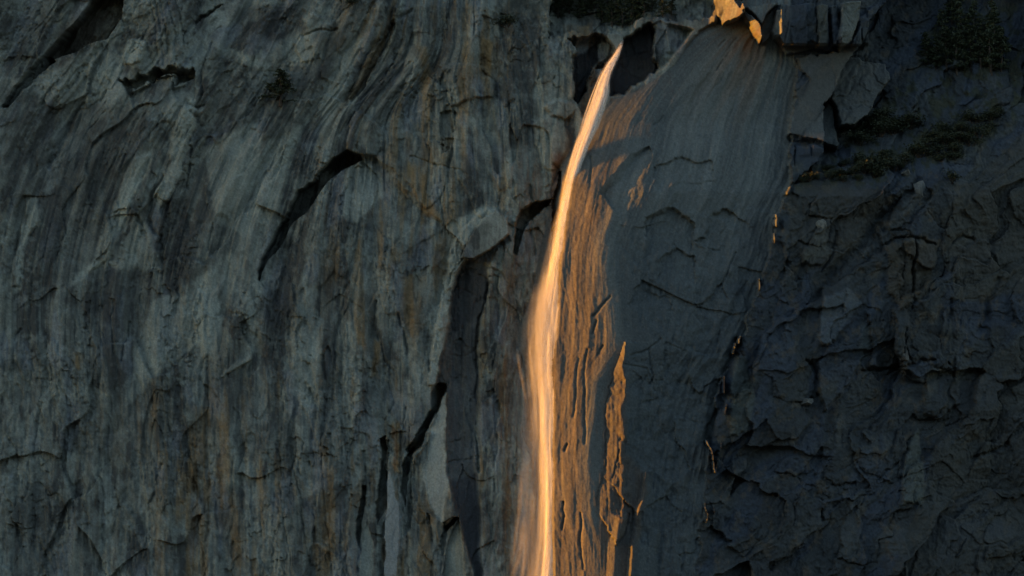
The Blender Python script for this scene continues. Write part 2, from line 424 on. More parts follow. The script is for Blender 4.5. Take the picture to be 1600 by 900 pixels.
# sunlit horns of rock above the slab
hornL = [(1112, -30), (1116, 0), (1119, 16), (1131, 36)]
hornR = [(1168, -30), (1160, 4), (1162, 20), (1166, 34)]
flat([(1112, -30), (1168, -30), (1162, 4), (1166, 18), (1156, 27), (1131, 37), (1119, 16), (1116, 0)], -0.5, gu=.4, soft=1.0, keep=.35)
flat([(1150, -30), (1164, -30), (1162, 4), (1157, 14), (1150, 2)], -4, gu=-.1, soft=1.0, keep=.4)
flat([(1160, 18), (1168, 16), (1181, 28), (1190, 42), (1191, 63), (1184, 52), (1174, 36)], 0.5, gu=.34, soft=1.0, keep=.3)
flat([(1166, 10), (1200, 4), (1218, 2), (1200, 22), (1192, 40), (1182, 26)], -2.0, gu=-.05, soft=1.2, keep=.5)
flat([(1192, 40), (1202, 20), (1222, 6), (1216, 40), (1204, 58), (1194, 64)], -12, soft=1.2, keep=.4)
flat([(1207, 48), (1216, 14), (1220, 16), (1218, 55), (1211, 57)], -2.0, gu=.4, soft=.8, keep=.2)
# square-cut blocks above the great cracked slabs
flat([(1220, 5), (1262, 2), (1266, 74), (1232, 78), (1216, 56)], -7.0, gu=-.06, soft=1.8, keep=1.0)
flat([(1262, 0), (1280, 0), (1282, 70), (1266, 74)], -11.5, soft=1.8, keep=.9)
flat([(1281, 3), (1299, 3), (1301, 70), (1283, 72)], -8.5, gu=-.03, soft=1.8, keep=.9)
flat([(1303, 5), (1314, 4), (1316, 66), (1305, 70)], -10, soft=1.8, keep=.9)
flat([(1320, 2), (1352, -4), (1350, 20), (1334, 60), (1318, 80), (1314, 60)], -7.5, gu=-.05, soft=1.8, keep=.9)
flat([(1334, 60), (1352, 26), (1352, 76), (1318, 80)], -11, gu=-.03, soft=1.8, keep=.9)
flat([(1353, 36), (1378, 36), (1378, 54), (1353, 56)], -19, soft=1.8, keep=.9)
slabA = [(1302, 84), (1350, 78), (1400, 88), (1404, 112), (1394, 132), (1372, 166), (1346, 186), (1324, 192), (1316, 160), (1306, 148), (1310, 118)]
slabB = [(1304, 153), (1313, 162), (1322, 216), (1318, 221), (1262, 211), (1270, 190), (1290, 172)]
slabC = [(1248, 84), (1306, 84), (1308, 118), (1302, 148), (1268, 192), (1258, 210), (1240, 208), (1246, 176), (1264, 150), (1272, 118), (1256, 100)]
flat(slabA, -8.0, gu=-.035, gv=.03, soft=2.0, keep=.5, warp=1.0)
flat(slabB, -6.4, gu=-.02, gv=.02, soft=2.0, keep=.5, warp=1.0)
flat(slabC, -8.6, gu=-.035, gv=.03, soft=2.0, keep=.55, warp=1.0)
roof([(1236, 208), (1262, 212), (1320, 222), (1340, 214)], [(1244, 222), (1264, 224), (1316, 230), (1342, 222)], 4.0, (0, 50))
flat([(1272, 224), (1288, 230), (1288, 250), (1276, 282), (1272, 270)], -8.0, gu=.04, soft=1.2, keep=.4)
flat([(1246, 226), (1270, 228), (1270, 276), (1244, 286)], -9.5, gu=-.03, soft=1.2, keep=.4)
# wooded ledge running up to the right: it lies back
strip([(1236, 292), (1300, 284), (1380, 288), (1440, 276), (1490, 256), (1560, 214), (1640, 168)], [(1290, 236), (1330, 214), (1384, 168), (1420, 124), (1466, 100), (1540, 60), (1640, -20)], 0, -22, warp=1.4)
strip([(1290, 236), (1330, 214), (1384, 168), (1420, 124), (1466, 100), (1540, 60), (1640, -20)], [(1290, 160), (1330, 100), (1384, 10), (1420, -40), (1466, -60), (1540, -60), (1640, -70)], -22, -30, warp=1.4)
# broken face: gullies and buttresses
for pts, w, d in [
    ([(1440, 290), (1412, 320), (1382, 345), (1350, 385), (1310, 420), (1280, 460)], 9, 3.4),
    ([(1310, 362), (1300, 400), (1285, 420)], 3, 2.0), ([(1436, 376), (1436, 450), (1432, 486)], 2.0, 2.6), ([(1418, 378), (1420, 450)], 1.6, 1.0),
    ([(1392, 380), (1410, 372), (1440, 374), (1468, 376)], 2.2, 2.4), ([(1500, 378), (1520, 370), (1540, 372)], 2.4, 2.0),
    ([(1350, 582), (1390, 578), (1420, 570), (1445, 560), (1470, 560)], 2.6, 2.6), ([(1470, 572), (1490, 580), (1510, 582)], 2, 1.6),
    ([(1425, 515), (1422, 545), (1428, 560)], 1.8, 2.0), ([(1500, 470), (1490, 500)], 3, 1.8),
    ([(1262, 560), (1270, 565), (1280, 580), (1284, 620)], 3, 2.4), ([(1245, 632), (1262, 636), (1275, 622)], 2, 2),
    ([(1380, 755), (1395, 740), (1412, 728)], 2.2, 1.8), ([(1300, 770), (1320, 762), (1345, 756)], 2.2, 1.8), ([(1415, 776), (1425, 774)], 1.6, 1.4),
    ([(1540, 720), (1570, 712), (1600, 700)], 3, 2.2), ([(1170, 440), (1150, 470), (1122, 520), (1112, 560)], 2, .8),
    ([(1155, 535), (1142, 570), (1128, 610), (1118, 650), (1108, 690)], 7, 4.2), ([(1110, 660), (1106, 700), (1112, 735)], 3, 1.5),
    ([(1050, 770), (1040, 810), (1030, 870), (1028, 905)], 6, 1.6), ([(1580, 440), (1560, 480), (1545, 520)], 6, 2.6),
]:
    crack(pts, w, d, 1.2)
for poly, h, gu, gv in [
    ([(1392, 384), (1434, 376), (1434, 480), (1412, 486), (1396, 460)], 1.4, .02, 0), ([(1440, 380), (1474, 376), (1470, 450), (1450, 480), (1438, 470)], 1.0, -.02, 0),
    ([(1360, 484), (1385, 474), (1415, 484), (1430, 500), (1422, 550), (1400, 572), (1364, 574), (1368, 540), (1362, 510)], 2.4, -.02, .01),
    ([(1284, 560), (1300, 540), (1330, 524), (1352, 510), (1350, 560), (1320, 620), (1298, 640), (1282, 612)], 2.4, -.02, .02),
    ([(1290, 460), (1330, 445), (1350, 470), (1330, 510), (1300, 536), (1282, 530), (1282, 490)], 2.0, -.02, .02),
    ([(1464, 600), (1490, 586), (1516, 600), (1512, 640), (1480, 654), (1452, 644)], 1.8, 0, .02),
    ([(1436, 690), (1448, 672), (1455, 740), (1452, 790), (1420, 790), (1424, 720)], 1.6, -.02, 0),
    ([(1228, 340), (1250, 330), (1262, 350), (1258, 400), (1236, 408), (1224, 380)], 1.2, -.02, 0),
    ([(1272, 370), (1286, 362), (1292, 400), (1290, 412), (1256, 410), (1262, 390)], 1.8, -.03, 0),
    ([(1150, 560), (1170, 552), (1176, 640), (1168, 680), (1140, 680), (1138, 620)], 1.0, -.04, 0),
    ([(1288, 770), (1308, 766), (1308, 818), (1292, 816)], 1.6, 0, 0),
    ([(1392, 850), (1420, 845), (1432, 880), (1428, 910), (1394, 910)], 2.0, 0, 0),
]:
    plate(poly, h, 2.5, gu, gv, 1.4)
# slab: scars, ledges and cracks
strip([(935, 300), (950, 275), (968, 258), (984, 238), (1014, 227)], [(940, 306), (958, 290), (975, 270), (992, 246), (1014, 229)], 0.2, -2.4)
strip([(940, 306), (958, 290), (975, 270), (992, 246), (1014, 229)], [(970, 345), (985, 330), (1000, 310), (1012, 280), (1020, 240)], -2.4, 0)
roof([(1022, 262), (1040, 258), (1056, 249), (1080, 250), (1092, 254), (1114, 246)], [(1022, 264), (1040, 261), (1056, 254), (1080, 254), (1092, 257), (1114, 248)], 1.3, (4, 40))
roof([(1006, 345), (1024, 338), (1040, 324), (1052, 322), (1064, 338), (1084, 352)], [(1008, 348), (1026, 344), (1042, 338), (1050, 330), (1062, 342), (1084, 354)], 2.6, (-6, 60))
roof([(1130, 325), (1112, 332), (1104, 345), (1104, 364), (1086, 374)], [(1132, 327), (1116, 336), (1108, 350), (1107, 366), (1088, 376)], 2.0, (50, 34))
roof([(1026, 404), (1040, 392), (1050, 382), (1060, 392), (1086, 400)], [(1028, 407), (1042, 398), (1052, 388), (1062, 396), (1086, 402)], 1.8, (2, 44))
roof([(1010, 456), (1030, 460), (1050, 456)], [(1010, 458), (1030, 463), (1050, 458)], .9, (0, 34))
roof([(1088, 474), (1104, 472), (1118, 462), (1124, 448)], [(1088, 476), (1106, 475), (1121, 465), (1127, 448)], 1.6, (14, 30))
for pts, w, d in [
    ([(924, 245), (925, 262), (920, 285)], 1.4, 1.0), ([(950, 463), (938, 478), (925, 494)], 1.5, 1.2), ([(931, 500), (924, 518)], 1.3, 1.0), ([(941, 538), (933, 553)], 1.3, 1.0),
    ([(1013, 545), (1016, 560), (1020, 590), (1014, 600)], 1.5, .9), ([(985, 556), (1000, 552), (1012, 545), (1030, 530)], 1.5, .8), ([(975, 570), (1012, 576), (1022, 610)], 1.4, .7),
    ([(1004, 626), (1024, 622)], 1.4, .8), ([(886, 692), (883, 702)], 1.6, 1.4), ([(879, 782), (877, 795), (880, 806), (878, 826)], 1.5, 1.3), ([(907, 800), (905, 840), (910, 885)], 1.3, 1.0),
    ([(905, 560), (899, 600), (896, 650)], 1.6, .7), ([(917, 545), (913, 600), (912, 690)], 1.8, .9), ([(982, 800), (974, 832), (966, 845)], 1.8, 1.6), ([(968, 700), (956, 745)], 1.2, .8),
    ([(1150, 395), (1130, 440), (1124, 450)], 1.6, 1.0), ([(1132, 90), (1122, 105)], 1.2, .7), ([(1136, 60), (1124, 72)], 1.2, .6), ([(1038, 180), (1022, 195)], 1.2, .7),
]:
    crack(pts, w, d, .5)
# second and third ribs of the lit flank
ribm = mask([(977, 533), (960, 565), (946, 610), (940, 700), (926, 790), (940, 905), (985, 905), (1010, 735), (978, 700)], 8, 1.0)
P[ribm[0]] += ribm[1] * (fbm(U[ribm[0]] / 4.2, V[ribm[0]] / 90, 3, 82, .6) * .2)
rib2 = [(977, 533), (974, 560), (976, 600), (971, 640), (974, 680), (970, 720), (974, 770), (970, 805), (962, 848)]
r2l = [(974, 533), (964, 565), (951, 605), (946, 650), (944, 700), (938, 750), (928, 790)]
strip(r2l, rib2, -.5, 3.3, warp=1.1)
strip(rib2, [(1000, 533), (1010, 600), (1014, 680), (1014, 740), (1000, 800), (966, 853)], 3.3, 0, warp=1.1, ease=.7)
strip([(1006, 735), (1000, 770), (990, 800), (982, 850), (978, 905)], [(1008, 735), (1004, 775), (995, 800), (988, 850), (984, 905)], 0, 3.4, warp=.4)
strip([(1008, 735), (1004, 775), (995, 800), (988, 850), (984, 905)], [(1020, 735), (1030, 790), (1026, 850), (1020, 905)], 3.4, 0, warp=.4, ease=.6)
strip([(958, 800), (950, 840), (944, 905)], [(966, 800), (960, 840), (956, 905)], 0, 1.6, warp=.4)
strip([(966, 800), (960, 840), (956, 905)], [(985, 800), (985, 840), (985, 905)], 1.6, 0, warp=.4)

# keep the relief of the shaded walls behind the shade line of the added buttress, the edge of the slab excepted
wob = fbm(U / 25, V / 25, 3, 111)
lim = p_line(U) - 1.8
leftm = np.maximum((1 - isS) * (1 - isR) * ss(1090, 1060, U), ss(1114, 1108, U) * ss(990, 1010, U) * ss(60, 50, V))
soft_over = np.maximum(P - lim, 0)
P -= leftm * soft_over * .97
cs = np.maximum.accumulate(np.where((U > 866) & (U < 1085), P + U * MPP * TAN, -99), axis=1) - U * MPP * TAN
cs = np.maximum(cs, p_line(U))
rm = np.where(V > 66, np.maximum(ss(-4, 1, U - slabR), ss(1190, 1215, U) * ss(230, 200, V)), 0)
over = np.maximum(P - (cs - .9 - 1.6 * ss(280, 220, V) - 4.0 * ss(1236, 1256, U) * ss(1420, 1340, U) * ss(226, 250, V) * ss(318, 296, V)), 0)
P -= rm * over * .97
# thin edges of rock that just reach the sun
for pts, w in [([(1104, 688), (1109, 706), (1114, 736)], .9), ([(1125, 690), (1120, 712), (1115, 738)], .8), ([(1101, 784), (1106, 800), (1105, 815)], .7), ([(1214, 338), (1215, 354)], 1.6), ([(1211, 366), (1209, 378)], .8),
               ([(1232, 300), (1238, 290)], 1.6), ([(1188, 436), (1186, 452)], .8), ([(1157, 524), (1154, 536)], .8), ([(1148, 536), (1144, 552)], .7), ([(1130, 590), (1127, 612)], .6), ([(1132, 628), (1130, 645)], .6), ([(1115, 790), (1117, 800)], .7)]:
    bb = box(pts, 12)
    e = dline(U[bb] + wx[bb] * .6, V[bb] + wy[bb] * .6, pts)
    P[bb] = np.where(e < w * 1.4, np.maximum(P[bb], cs[bb] + 2.0 - e * .5), P[bb])

# unseen buttress added beyond the frame, shaped to keep the wall in shade
bump = np.exp(-np.abs((U + 520) / 150) ** 3)
P = P * (1 - bump) + bump * (p_line(-520.0) + .6 * fbm(U / 90, V / 90, 4, 121))
# the top lies back to the plateau
P -= np.maximum(0, -70 - V) * MPP * 2.2 * (1 - bump)

def plane_point(u, v):
    """the leaning plane of the cliff at photograph pixel (u, v)"""
    r = FWD[None] * DIST + np.stack([(u - 800) * MPP, (450 - v) * MPP * UPV[1], (450 - v) * MPP * UPV[2]], -1)
    # (CAMPOS + t r - CEN) . nrm = 0
    t = ((CEN - CAMPOS) @ nrm) / (r @ nrm)
    return CAMPOS + r * t[..., None]

XYZ = plane_point(U.astype(np.float64), V.astype(np.float64)) - FWD * P[..., None]

from bisect import bisect
def surf(u, v, dp=0.0):
    i = min(len(UA) - 1, max(0, int(np.searchsorted(UA, u)))); j = min(len(VA) - 1, max(0, int(np.searchsorted(VA, v))))
    return Vector(XYZ[j, i] - FWD * dp)

def at(u, v, p):
    return Vector((plane_point(np.array([float(u)]), np.array([float(v)])) - FWD * p)[0])

# ------------------------------------------------------------------ colour of the rock (stains, lichen, fresh scars)
def C(*c): return np.array(c, np.float32)
GREY, PALE, DARK = C(.172, .182, .162), C(.345, .37, .335), C(.05, .05, .05)
OCHRE, RUST, BLUE = C(.25, .17, .085), C(.20, .085, .04), C(.19, .215, .25)
COL = np.empty(U.shape + (3,), np.float32)
COL[:] = GREY
def tint(m, c):
    COL[:] = COL * (1 - m[..., None]) + c * m[..., None]
def tintb(b, m, c):
    COL[b] = COL[b] * (1 - m[..., None]) + c * m[..., None]
n1 = fbm(SL / 60, TV / 240, 4, 131, .55); n2 = fbm(SL / 14, TV / 150, 4, 135, .6); n3 = fbm(SL / 5, TV / 80, 3, 139, .6)
n4 = fbm(U / 45, V / 60, 4, 143, .55); n5 = fbm(SL / 30, TV / 60, 4, 147, .6)
left = (1 - isR) * (1 - isS)
tint(left * ss(.05, .4, n1 + .5 * n5) * .48, PALE)
tint(left * ss(.08, .34, -n1 * .8 + .38 * n2 + .4 * n4) * .8, DARK)
tint(left * ss(.1, .3, fbm(SL / 110, V / 150, 4, 149, .5)) * .5, C(.085, .088, .085))
tint(left * ss(.12, .3, fbm(SL / 70, V / 190, 4, 150, .55)) * .36, C(.27, .295, .275))
ochz = ss(470, 560, U) * ss(880, 780, U) + ss(120, 300, U) * ss(500, 640, V) * ss(720, 500, U)
tint(left * np.clip(ochz, 0, 1) * ss(.1, .55, fbm(SL / 26, V / 230, 4, 151, .6) + .2 * n5) * .62, OCHRE)
tint(left * ss(.25, .6, fbm(SL / 40, V / 120, 3, 155)) * .5, BLUE)
tint(left * ss(.15, .6, n3 + .3 * n2) * .17, DARK)
tint(left * ss(.25, .7, -n3 + .2 * n1) * .14, PALE)
mott = fbm(U / 16, V / 20, 4, 157, .65)
tint(left * ss(.1, .5, mott) * .4, C(.075, .08, .08))
tint(left * ss(.15, .55, -mott) * .3, C(.27, .295, .28))
# slab
m1 = fbm(SS / 30, V / 320, 4, 161, .55); m2 = fbm(SS / 7, V / 220, 3, 165, .6)
SLABC = C(.115, .13, .134)
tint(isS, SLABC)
tint(isS * ss(.0, .5, m1) * .5, C(.165, .185, .188))
tint(isS * ss(.0, .45, -m1 + .6 * m2) * .6, C(.07, .084, .094))
tint(isS * ss(.1, .5, m2) * .3, C(.21, .225, .22))
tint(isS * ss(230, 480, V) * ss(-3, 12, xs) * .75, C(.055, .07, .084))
tint(isS * ss(.1, .6, fbm((U - slabL0) / 7, V / 90, 4, 169, .6)) * fl * .65, C(.055, .057, .06))
tint(isS * fl * .55, C(.105, .088, .076))  # flank rock warmed: part of the sunset red is put into its colour
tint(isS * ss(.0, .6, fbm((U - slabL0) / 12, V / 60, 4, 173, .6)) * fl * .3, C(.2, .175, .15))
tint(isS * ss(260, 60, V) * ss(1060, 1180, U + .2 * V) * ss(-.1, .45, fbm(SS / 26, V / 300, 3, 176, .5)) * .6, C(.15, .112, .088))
# broken face
r1 = fbm(SR / 70, TR / 110, 4, 181, .55); r2 = fbm(U / 22, V / 28, 4, 185, .6)
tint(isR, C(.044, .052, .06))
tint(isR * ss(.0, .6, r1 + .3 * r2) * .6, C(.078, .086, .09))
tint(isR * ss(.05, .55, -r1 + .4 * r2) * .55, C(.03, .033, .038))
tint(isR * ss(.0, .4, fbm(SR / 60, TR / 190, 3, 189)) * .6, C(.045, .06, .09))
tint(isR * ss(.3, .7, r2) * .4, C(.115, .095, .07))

def stain_tone(poly, c, a, soft=4, streak=0.0):
    b, m = mask(poly, soft, 1.2)
    if streak: m = m * (1 - streak + streak * ss(-.35, .35, n2[b] + n3[b] * .6))
    tintb(b, m * a, c)
# pale fresh rock
for poly, a in [
    ([(285, 165), (305, 190), (285, 232), (262, 312), (245, 330), (240, 300), (262, 250), (270, 205)], .7),
    ([(205, 245), (235, 235), (215, 290), (190, 350), (165, 400), (125, 440), (110, 450), (150, 380), (172, 330), (185, 290)], .65),
    ([(55, 305), (60, 345), (40, 370), (22, 455), (14, 455), (28, 360), (38, 315)], .6), ([(150, 400), (225, 350), (250, 400), (235, 420), (190, 425)], .45),
    ([(345, 590), (368, 562), (392, 553), (392, 560), (372, 572), (350, 590)], .7), ([(190, 80), (196, 62), (214, 58), (228, 66), (224, 88), (208, 98)], .8),
    ([(460, 60), (520, 40), (505, 92), (450, 100)], .5), ([(490, 130), (540, 60), (575, 60), (540, 130), (520, 180), (500, 190)], .45),
    ([(330, 20), (370, 5), (400, 0), (400, 30), (350, 40)], .4), ([(330, 60), (360, 75), (400, 85), (400, 100), (350, 92)], .5),
    ([(540, 260), (565, 250), (590, 262), (600, 300), (560, 350), (530, 340)], .5), ([(700, 345), (760, 322), (775, 330), (740, 360), (712, 410), (690, 450), (700, 380)], .6),
    ([(684, 440), (708, 430), (700, 500), (692, 545), (682, 602), (670, 602), (678, 520)], .8), ([(210, 540), (235, 470), (300, 460), (330, 520), (280, 560), (230, 600), (195, 640)], .4),
    ([(300, 440), (340, 420), (345, 520), (325, 560), (305, 540)], .5),
    ([(318, 240), (352, 208), (400, 196), (410, 300), (384, 372), (345, 350), (326, 300)], .45), ([(400, 262), (428, 180), (462, 196), (444, 280), (418, 352), (396, 350)], .4), ([(62, 120), (130, 80), (150, 76), (140, 110), (90, 140), (50, 170)], .4),
    ([(150, 110), (190, 92), (196, 140), (170, 175), (140, 190)], .45), ([(262, 150), (300, 145), (310, 165), (280, 185), (255, 200)], .35), ([(588, 420), (612, 430), (620, 520), (600, 540), (585, 480)], .35), ([(455, 470), (490, 440), (500, 560), (480, 640), (455, 620)], .35),
]:
    stain_tone(poly, PALE, min(.92, a * 1.35), 4, .3)
stain_tone(pillar, C(.36, .375, .35), .85, 2, .25)
stain_tone([(706, 830), (716, 810), (722, 840), (726, 905), (690, 905), (698, 860)], PALE, .6, 2)
stain_tone([(602, 760), (610, 735), (618, 760), (624, 800), (622, 905), (598, 905), (600, 830)], C(.27, .30, .32), .8, 2)
stain_tone([(568, 830), (574, 820), (581, 850), (580, 905), (560, 905)], PALE, .7, 2)
stain_tone([(150, -10), (190, -10), (186, 26), (166, 57), (135, 66), (122, 76), (84, 88), (60, 104), (62, 88), (90, 60), (120, 28)], C(.10, .08, .06), .6, 4, .3)
# smooth grey wall of the corner
stain_tone(corner, C(.085, .088, .094), .85, 2.5, .2)
stain_tone([(704, 760), (740, 745), (755, 905), (742, 905), (720, 820)], C(.055, .055, .062), .8, 3)
stain_tone([(710, 432), (742, 402), (764, 420), (762, 455), (752, 492), (700, 530), (704, 480)], C(.05, .05, .055), .7, 6)
# dark water-stained rock
for poly, a in [
    ([(255, 312), (285, 310), (290, 360), (285, 420), (270, 470), (248, 440), (240, 350)], .75), ([(420, 110), (436, 100), (455, 160), (470, 195), (410, 220), (412, 150)], .6),
    ([(400, 10), (480, 0), (478, 40), (440, 60), (400, 60)], .6), ([(100, 470), (180, 455), (195, 520), (185, 620), (110, 600)], .5), ([(0, 0), (60, 0), (100, 30), (40, 90), (0, 130)], .4),
    ([(500, 440), (522, 440), (528, 560), (520, 640), (498, 650)], .55), ([(400, 460), (450, 440), (470, 500), (430, 560), (400, 560)], .55), ([(490, 50), (560, 20), (520, 120), (480, 130)], .5),
    ([(560, 100), (625, 90), (630, 150), (600, 190), (560, 180)], .35), ([(650, 0), (720, 0), (722, 140), (690, 130), (655, 120)], .45), ([(160, 260), (180, 250), (185, 400), (130, 410), (140, 330)], .4),
    ([(120, 150), (190, 165), (240, 190), (225, 240), (185, 300), (160, 350), (130, 400), (100, 450), (60, 450), (70, 330), (95, 250)], .5), ([(0, 130), (60, 150), (95, 165), (60, 300), (30, 350), (0, 330)], .45), ([(135, 425), (220, 412), (240, 450), (200, 520), (110, 480)], .5),
    ([(330, 60), (400, 110), (405, 190), (360, 205), (335, 150)], .4), ([(345, 10), (470, 0), (475, 45), (420, 60), (370, 40)], .55), ([(462, 108), (520, 92), (500, 150), (470, 195)], .5), ([(340, 560), (380, 520), (395, 640), (350, 660)], .4), ([(420, 420), (460, 400), (470, 470), (420, 520), (400, 480)], .45),
    ([(0, 800), (60, 760), (110, 905), (0, 905)], .4), ([(430, 640), (470, 700), (490, 905), (440, 905), (420, 760)], .3),
]:
    stain_tone(poly, DARK, min(.9, a * 1.2), 9, .45)
# ochre and rust streaks
for poly, a in [
    ([(655, 70), (668, 70), (672, 160), (658, 155)], .7), ([(720, 70), (735, 60), (738, 150), (722, 150)], .55), ([(748, 55), (776, 60), (778, 130), (760, 115), (748, 90)], .8),
    ([(636, 250), (662, 260), (665, 300), (690, 340), (668, 335), (640, 300)], .8), ([(625, 430), (662, 430), (660, 510), (645, 540), (630, 500)], .6), ([(552, 512), (565, 515), (575, 545), (555, 540)], .7),
    ([(582, 530), (592, 535), (590, 590), (580, 590)], .7), ([(296, 640), (325, 640), (322, 905), (285, 905), (290, 740)], .6), ([(110, 548), (126, 552), (124, 575), (114, 570)], .9),
    ([(612, 660), (622, 660), (628, 740), (615, 740)], .9), ([(630, 840), (640, 830), (640, 905), (630, 905)], .8), ([(770, 680), (800, 670), (800, 800), (785, 760)], .4),
    ([(358, 770), (372, 800), (376, 905), (352, 870)], .5), ([(688, 210), (708, 215), (700, 262), (688, 255)], .4), ([(880, 35), (930, 28), (930, 55), (890, 55)], .5),
]:
    stain_tone(poly, OCHRE, a, 4, .6)
stain_tone([(612, 665), (620, 668), (624, 735), (617, 740)], RUST, .5, 2, .4)
stain_tone([(862, 238), (880, 235), (872, 300), (868, 380), (858, 380), (862, 300)], RUST, .45, 5, .3)
stain_tone([(905, 130), (932, 106), (936, 130), (920, 172), (908, 182)], C(.05, .035, .025), .8, 3)
stain_tone([(977, 533), (960, 565), (946, 610), (940, 700), (926, 790), (940, 905), (985, 905), (1010, 735), (978, 700)], C(.085, .07, .06), .75, 6, .3)  # sunlit rib darkened and warmed, its lit tone put into the colour
# wet black rock in the notch
for poly in [[(966, 76), (975, 57), (1016, 36), (1024, 70), (1032, 100), (1030, 108), (1010, 122), (978, 138), (956, 150), (949, 140), (948, 108)], [(900, 78), (935, 62), (940, 88), (914, 130), (904, 156), (896, 150), (897, 100)]]:
    stain_tone(poly, C(.022, .023, .028), .95, 2)
stain_tone([(890, 60), (930, 52), (925, 66), (902, 84)], C(.25, .29, .33), .6, 3, .3)
# bare faces of the cracked blocks, and the pale scars of the broken face
for poly, c, a in [
    (slabA, C(.115, .12, .115), .65), (slabB, C(.115, .128, .132), .65), (slabC, C(.11, .118, .118), .55), ([(1220, 5), (1262, 2), (1266, 74), (1232, 78), (1216, 56)], C(.05, .056, .068), .8),
    ([(1320, 2), (1352, -4), (1350, 20), (1334, 60), (1318, 80), (1314, 60)], C(.13, .14, .13), .8), ([(1281, 3), (1299, 3), (1301, 70), (1283, 72)], C(.10, .10, .085), .8),
    ([(1436, 690), (1448, 672), (1455, 740), (1452, 790), (1420, 790), (1424, 720)], C(.11, .125, .115), .55), ([(1350, 505), (1362, 510), (1362, 560), (1345, 575), (1348, 530)], C(.10, .12, .125), .5),
    ([(1272, 370), (1286, 362), (1292, 400), (1256, 410)], C(.12, .13, .125), .6), ([(1150, 560), (1170, 552), (1176, 640), (1168, 680), (1140, 680), (1138, 620)], C(.10, .115, .10), .45),
    ([(1290, 460), (1330, 445), (1350, 470), (1300, 536), (1282, 530)], C(.11, .13, .15), .5), ([(1392, 384), (1434, 376), (1474, 376), (1470, 450), (1412, 486), (1396, 460)], C(.075, .068, .055), .7),
    ([(1480, 330), (1640, 180), (1640, 460), (1500, 470), (1490, 400)], C(.065, .066, .06), .7), ([(1500, 600), (1640, 520), (1640, 905), (1400, 905), (1460, 760)], C(.055, .058, .055), .6),
    ([(1232, 292), (1400, 292), (1380, 340), (1300, 420), (1240, 400)], C(.06, .06, .055), .5),
]:
    stain_tone(poly, c, a, 3)
# dark soil and moss among the shrubs of the ledges
ledge = [(1240, 290), (1300, 236), (1340, 200), (1390, 160), (1420, 124), (1466, 90), (1480, 20), (1640, -20), (1640, 168), (1560, 214), (1490, 256), (1440, 276), (1380, 288)]
b, m = mask(ledge, 10, 1.5)
tintb(b, m * ss(-.1, .4, r2[b]) * .7, C(.035, .04, .022))
top = ss(36, 10, V + .0 * U) * ss(690, 860, U) * ss(1060, 1010, U)
tint(top * .6, C(.06, .06, .045))
# grain
tint(isS * ss(.25, .6, fbm(U / 3.4, V / 4.4, 2, 195, .6)) * .13, C(.07, .078, .082))
tint(isS * ss(.28, .6, fbm(U / 4.2 + 9, V / 4.8, 2, 197, .6)) * .10, C(.24, .25, .24))
gr = (1 + .18 * fbm(U / 3.1, V / 3.6, 2, 191, .7) + .12 * iso)[..., None]
COL *= np.clip(gr, .6, 1.5)

# ------------------------------------------------------------------ materials
def mat(name):
    m = bpy.data.materials.new(name); m.use_nodes = True
    return m, m.node_tree, m.node_tree.nodes['Principled BSDF']

def rock_material():
    m, t, b = mat('granite')
    a = t.nodes.new('ShaderNodeAttribute'); a.attribute_name = 'rock_colour'
    n = t.nodes.new('ShaderNodeTexNoise'); n.inputs['Scale'].default_value = 1.6; n.inputs['Detail'].default_value = 6
    tc = t.nodes.new('ShaderNodeTexCoord')
    t.links.new(tc.outputs['Object'], n.inputs['Vector'])
    mr = t.nodes.new('ShaderNodeMapRange'); mr.inputs['To Min'].default_value = .72; mr.inputs['To Max'].default_value = 1.28
    t.links.new(n.outputs['Fac'], mr.inputs['Value'])
    mx = t.nodes.new('ShaderNodeVectorMath'); mx.operation = 'SCALE'
    t.links.new(a.outputs['Color'], mx.inputs[0]); t.links.new(mr.outputs[0], mx.inputs['Scale'])
    t.links.new(mx.outputs[0], b.inputs['Base Color'])
    bp = t.nodes.new('ShaderNodeBump'); bp.inputs['Strength'].default_value = .5; bp.inputs['Distance'].default_value = .25
    t.links.new(n.outputs['Fac'], bp.inputs['Height']); t.links.new(bp.outputs[0], b.inputs['Normal'])
    b.inputs['Roughness'].default_value = .85
    b.inputs['Specular IOR Level'].default_value = .25
    return m
ROCK = rock_material()

def link(o, parent=None):
    SC.collection.objects.link(o)
    if parent is not None: o.parent = parent
    return o

def np_mesh(name, co, quads, cols=None):
    me = bpy.data.meshes.new(name)
    me.vertices.add(len(co)); me.vertices.foreach_set('co', co.astype(np.float32).ravel())
    me.loops.add(quads.size); me.loops.foreach_set('vertex_index', quads.astype(np.int32).ravel())
    me.polygons.add(len(quads)); me.polygons.foreach_set('loop_start', np.arange(0, quads.size, quads.shape[1], dtype=np.int32))
    if cols is not None:
        at_ = me.attributes.new('rock_colour', 'FLOAT_COLOR', 'POINT')
        at_.data.foreach_set('color', np.concatenate([cols, np.ones((len(cols), 1), np.float32)], 1).astype(np.float32).ravel())
    me.update(calc_edges=True)
    return me

cliff = link(bpy.data.objects.new('cliff', None))
cliff.location = (0, 0, 0)
cliff['kind'] = 'structure'
cliff['label'] = 'streaked granite cliff in shade behind the waterfall'

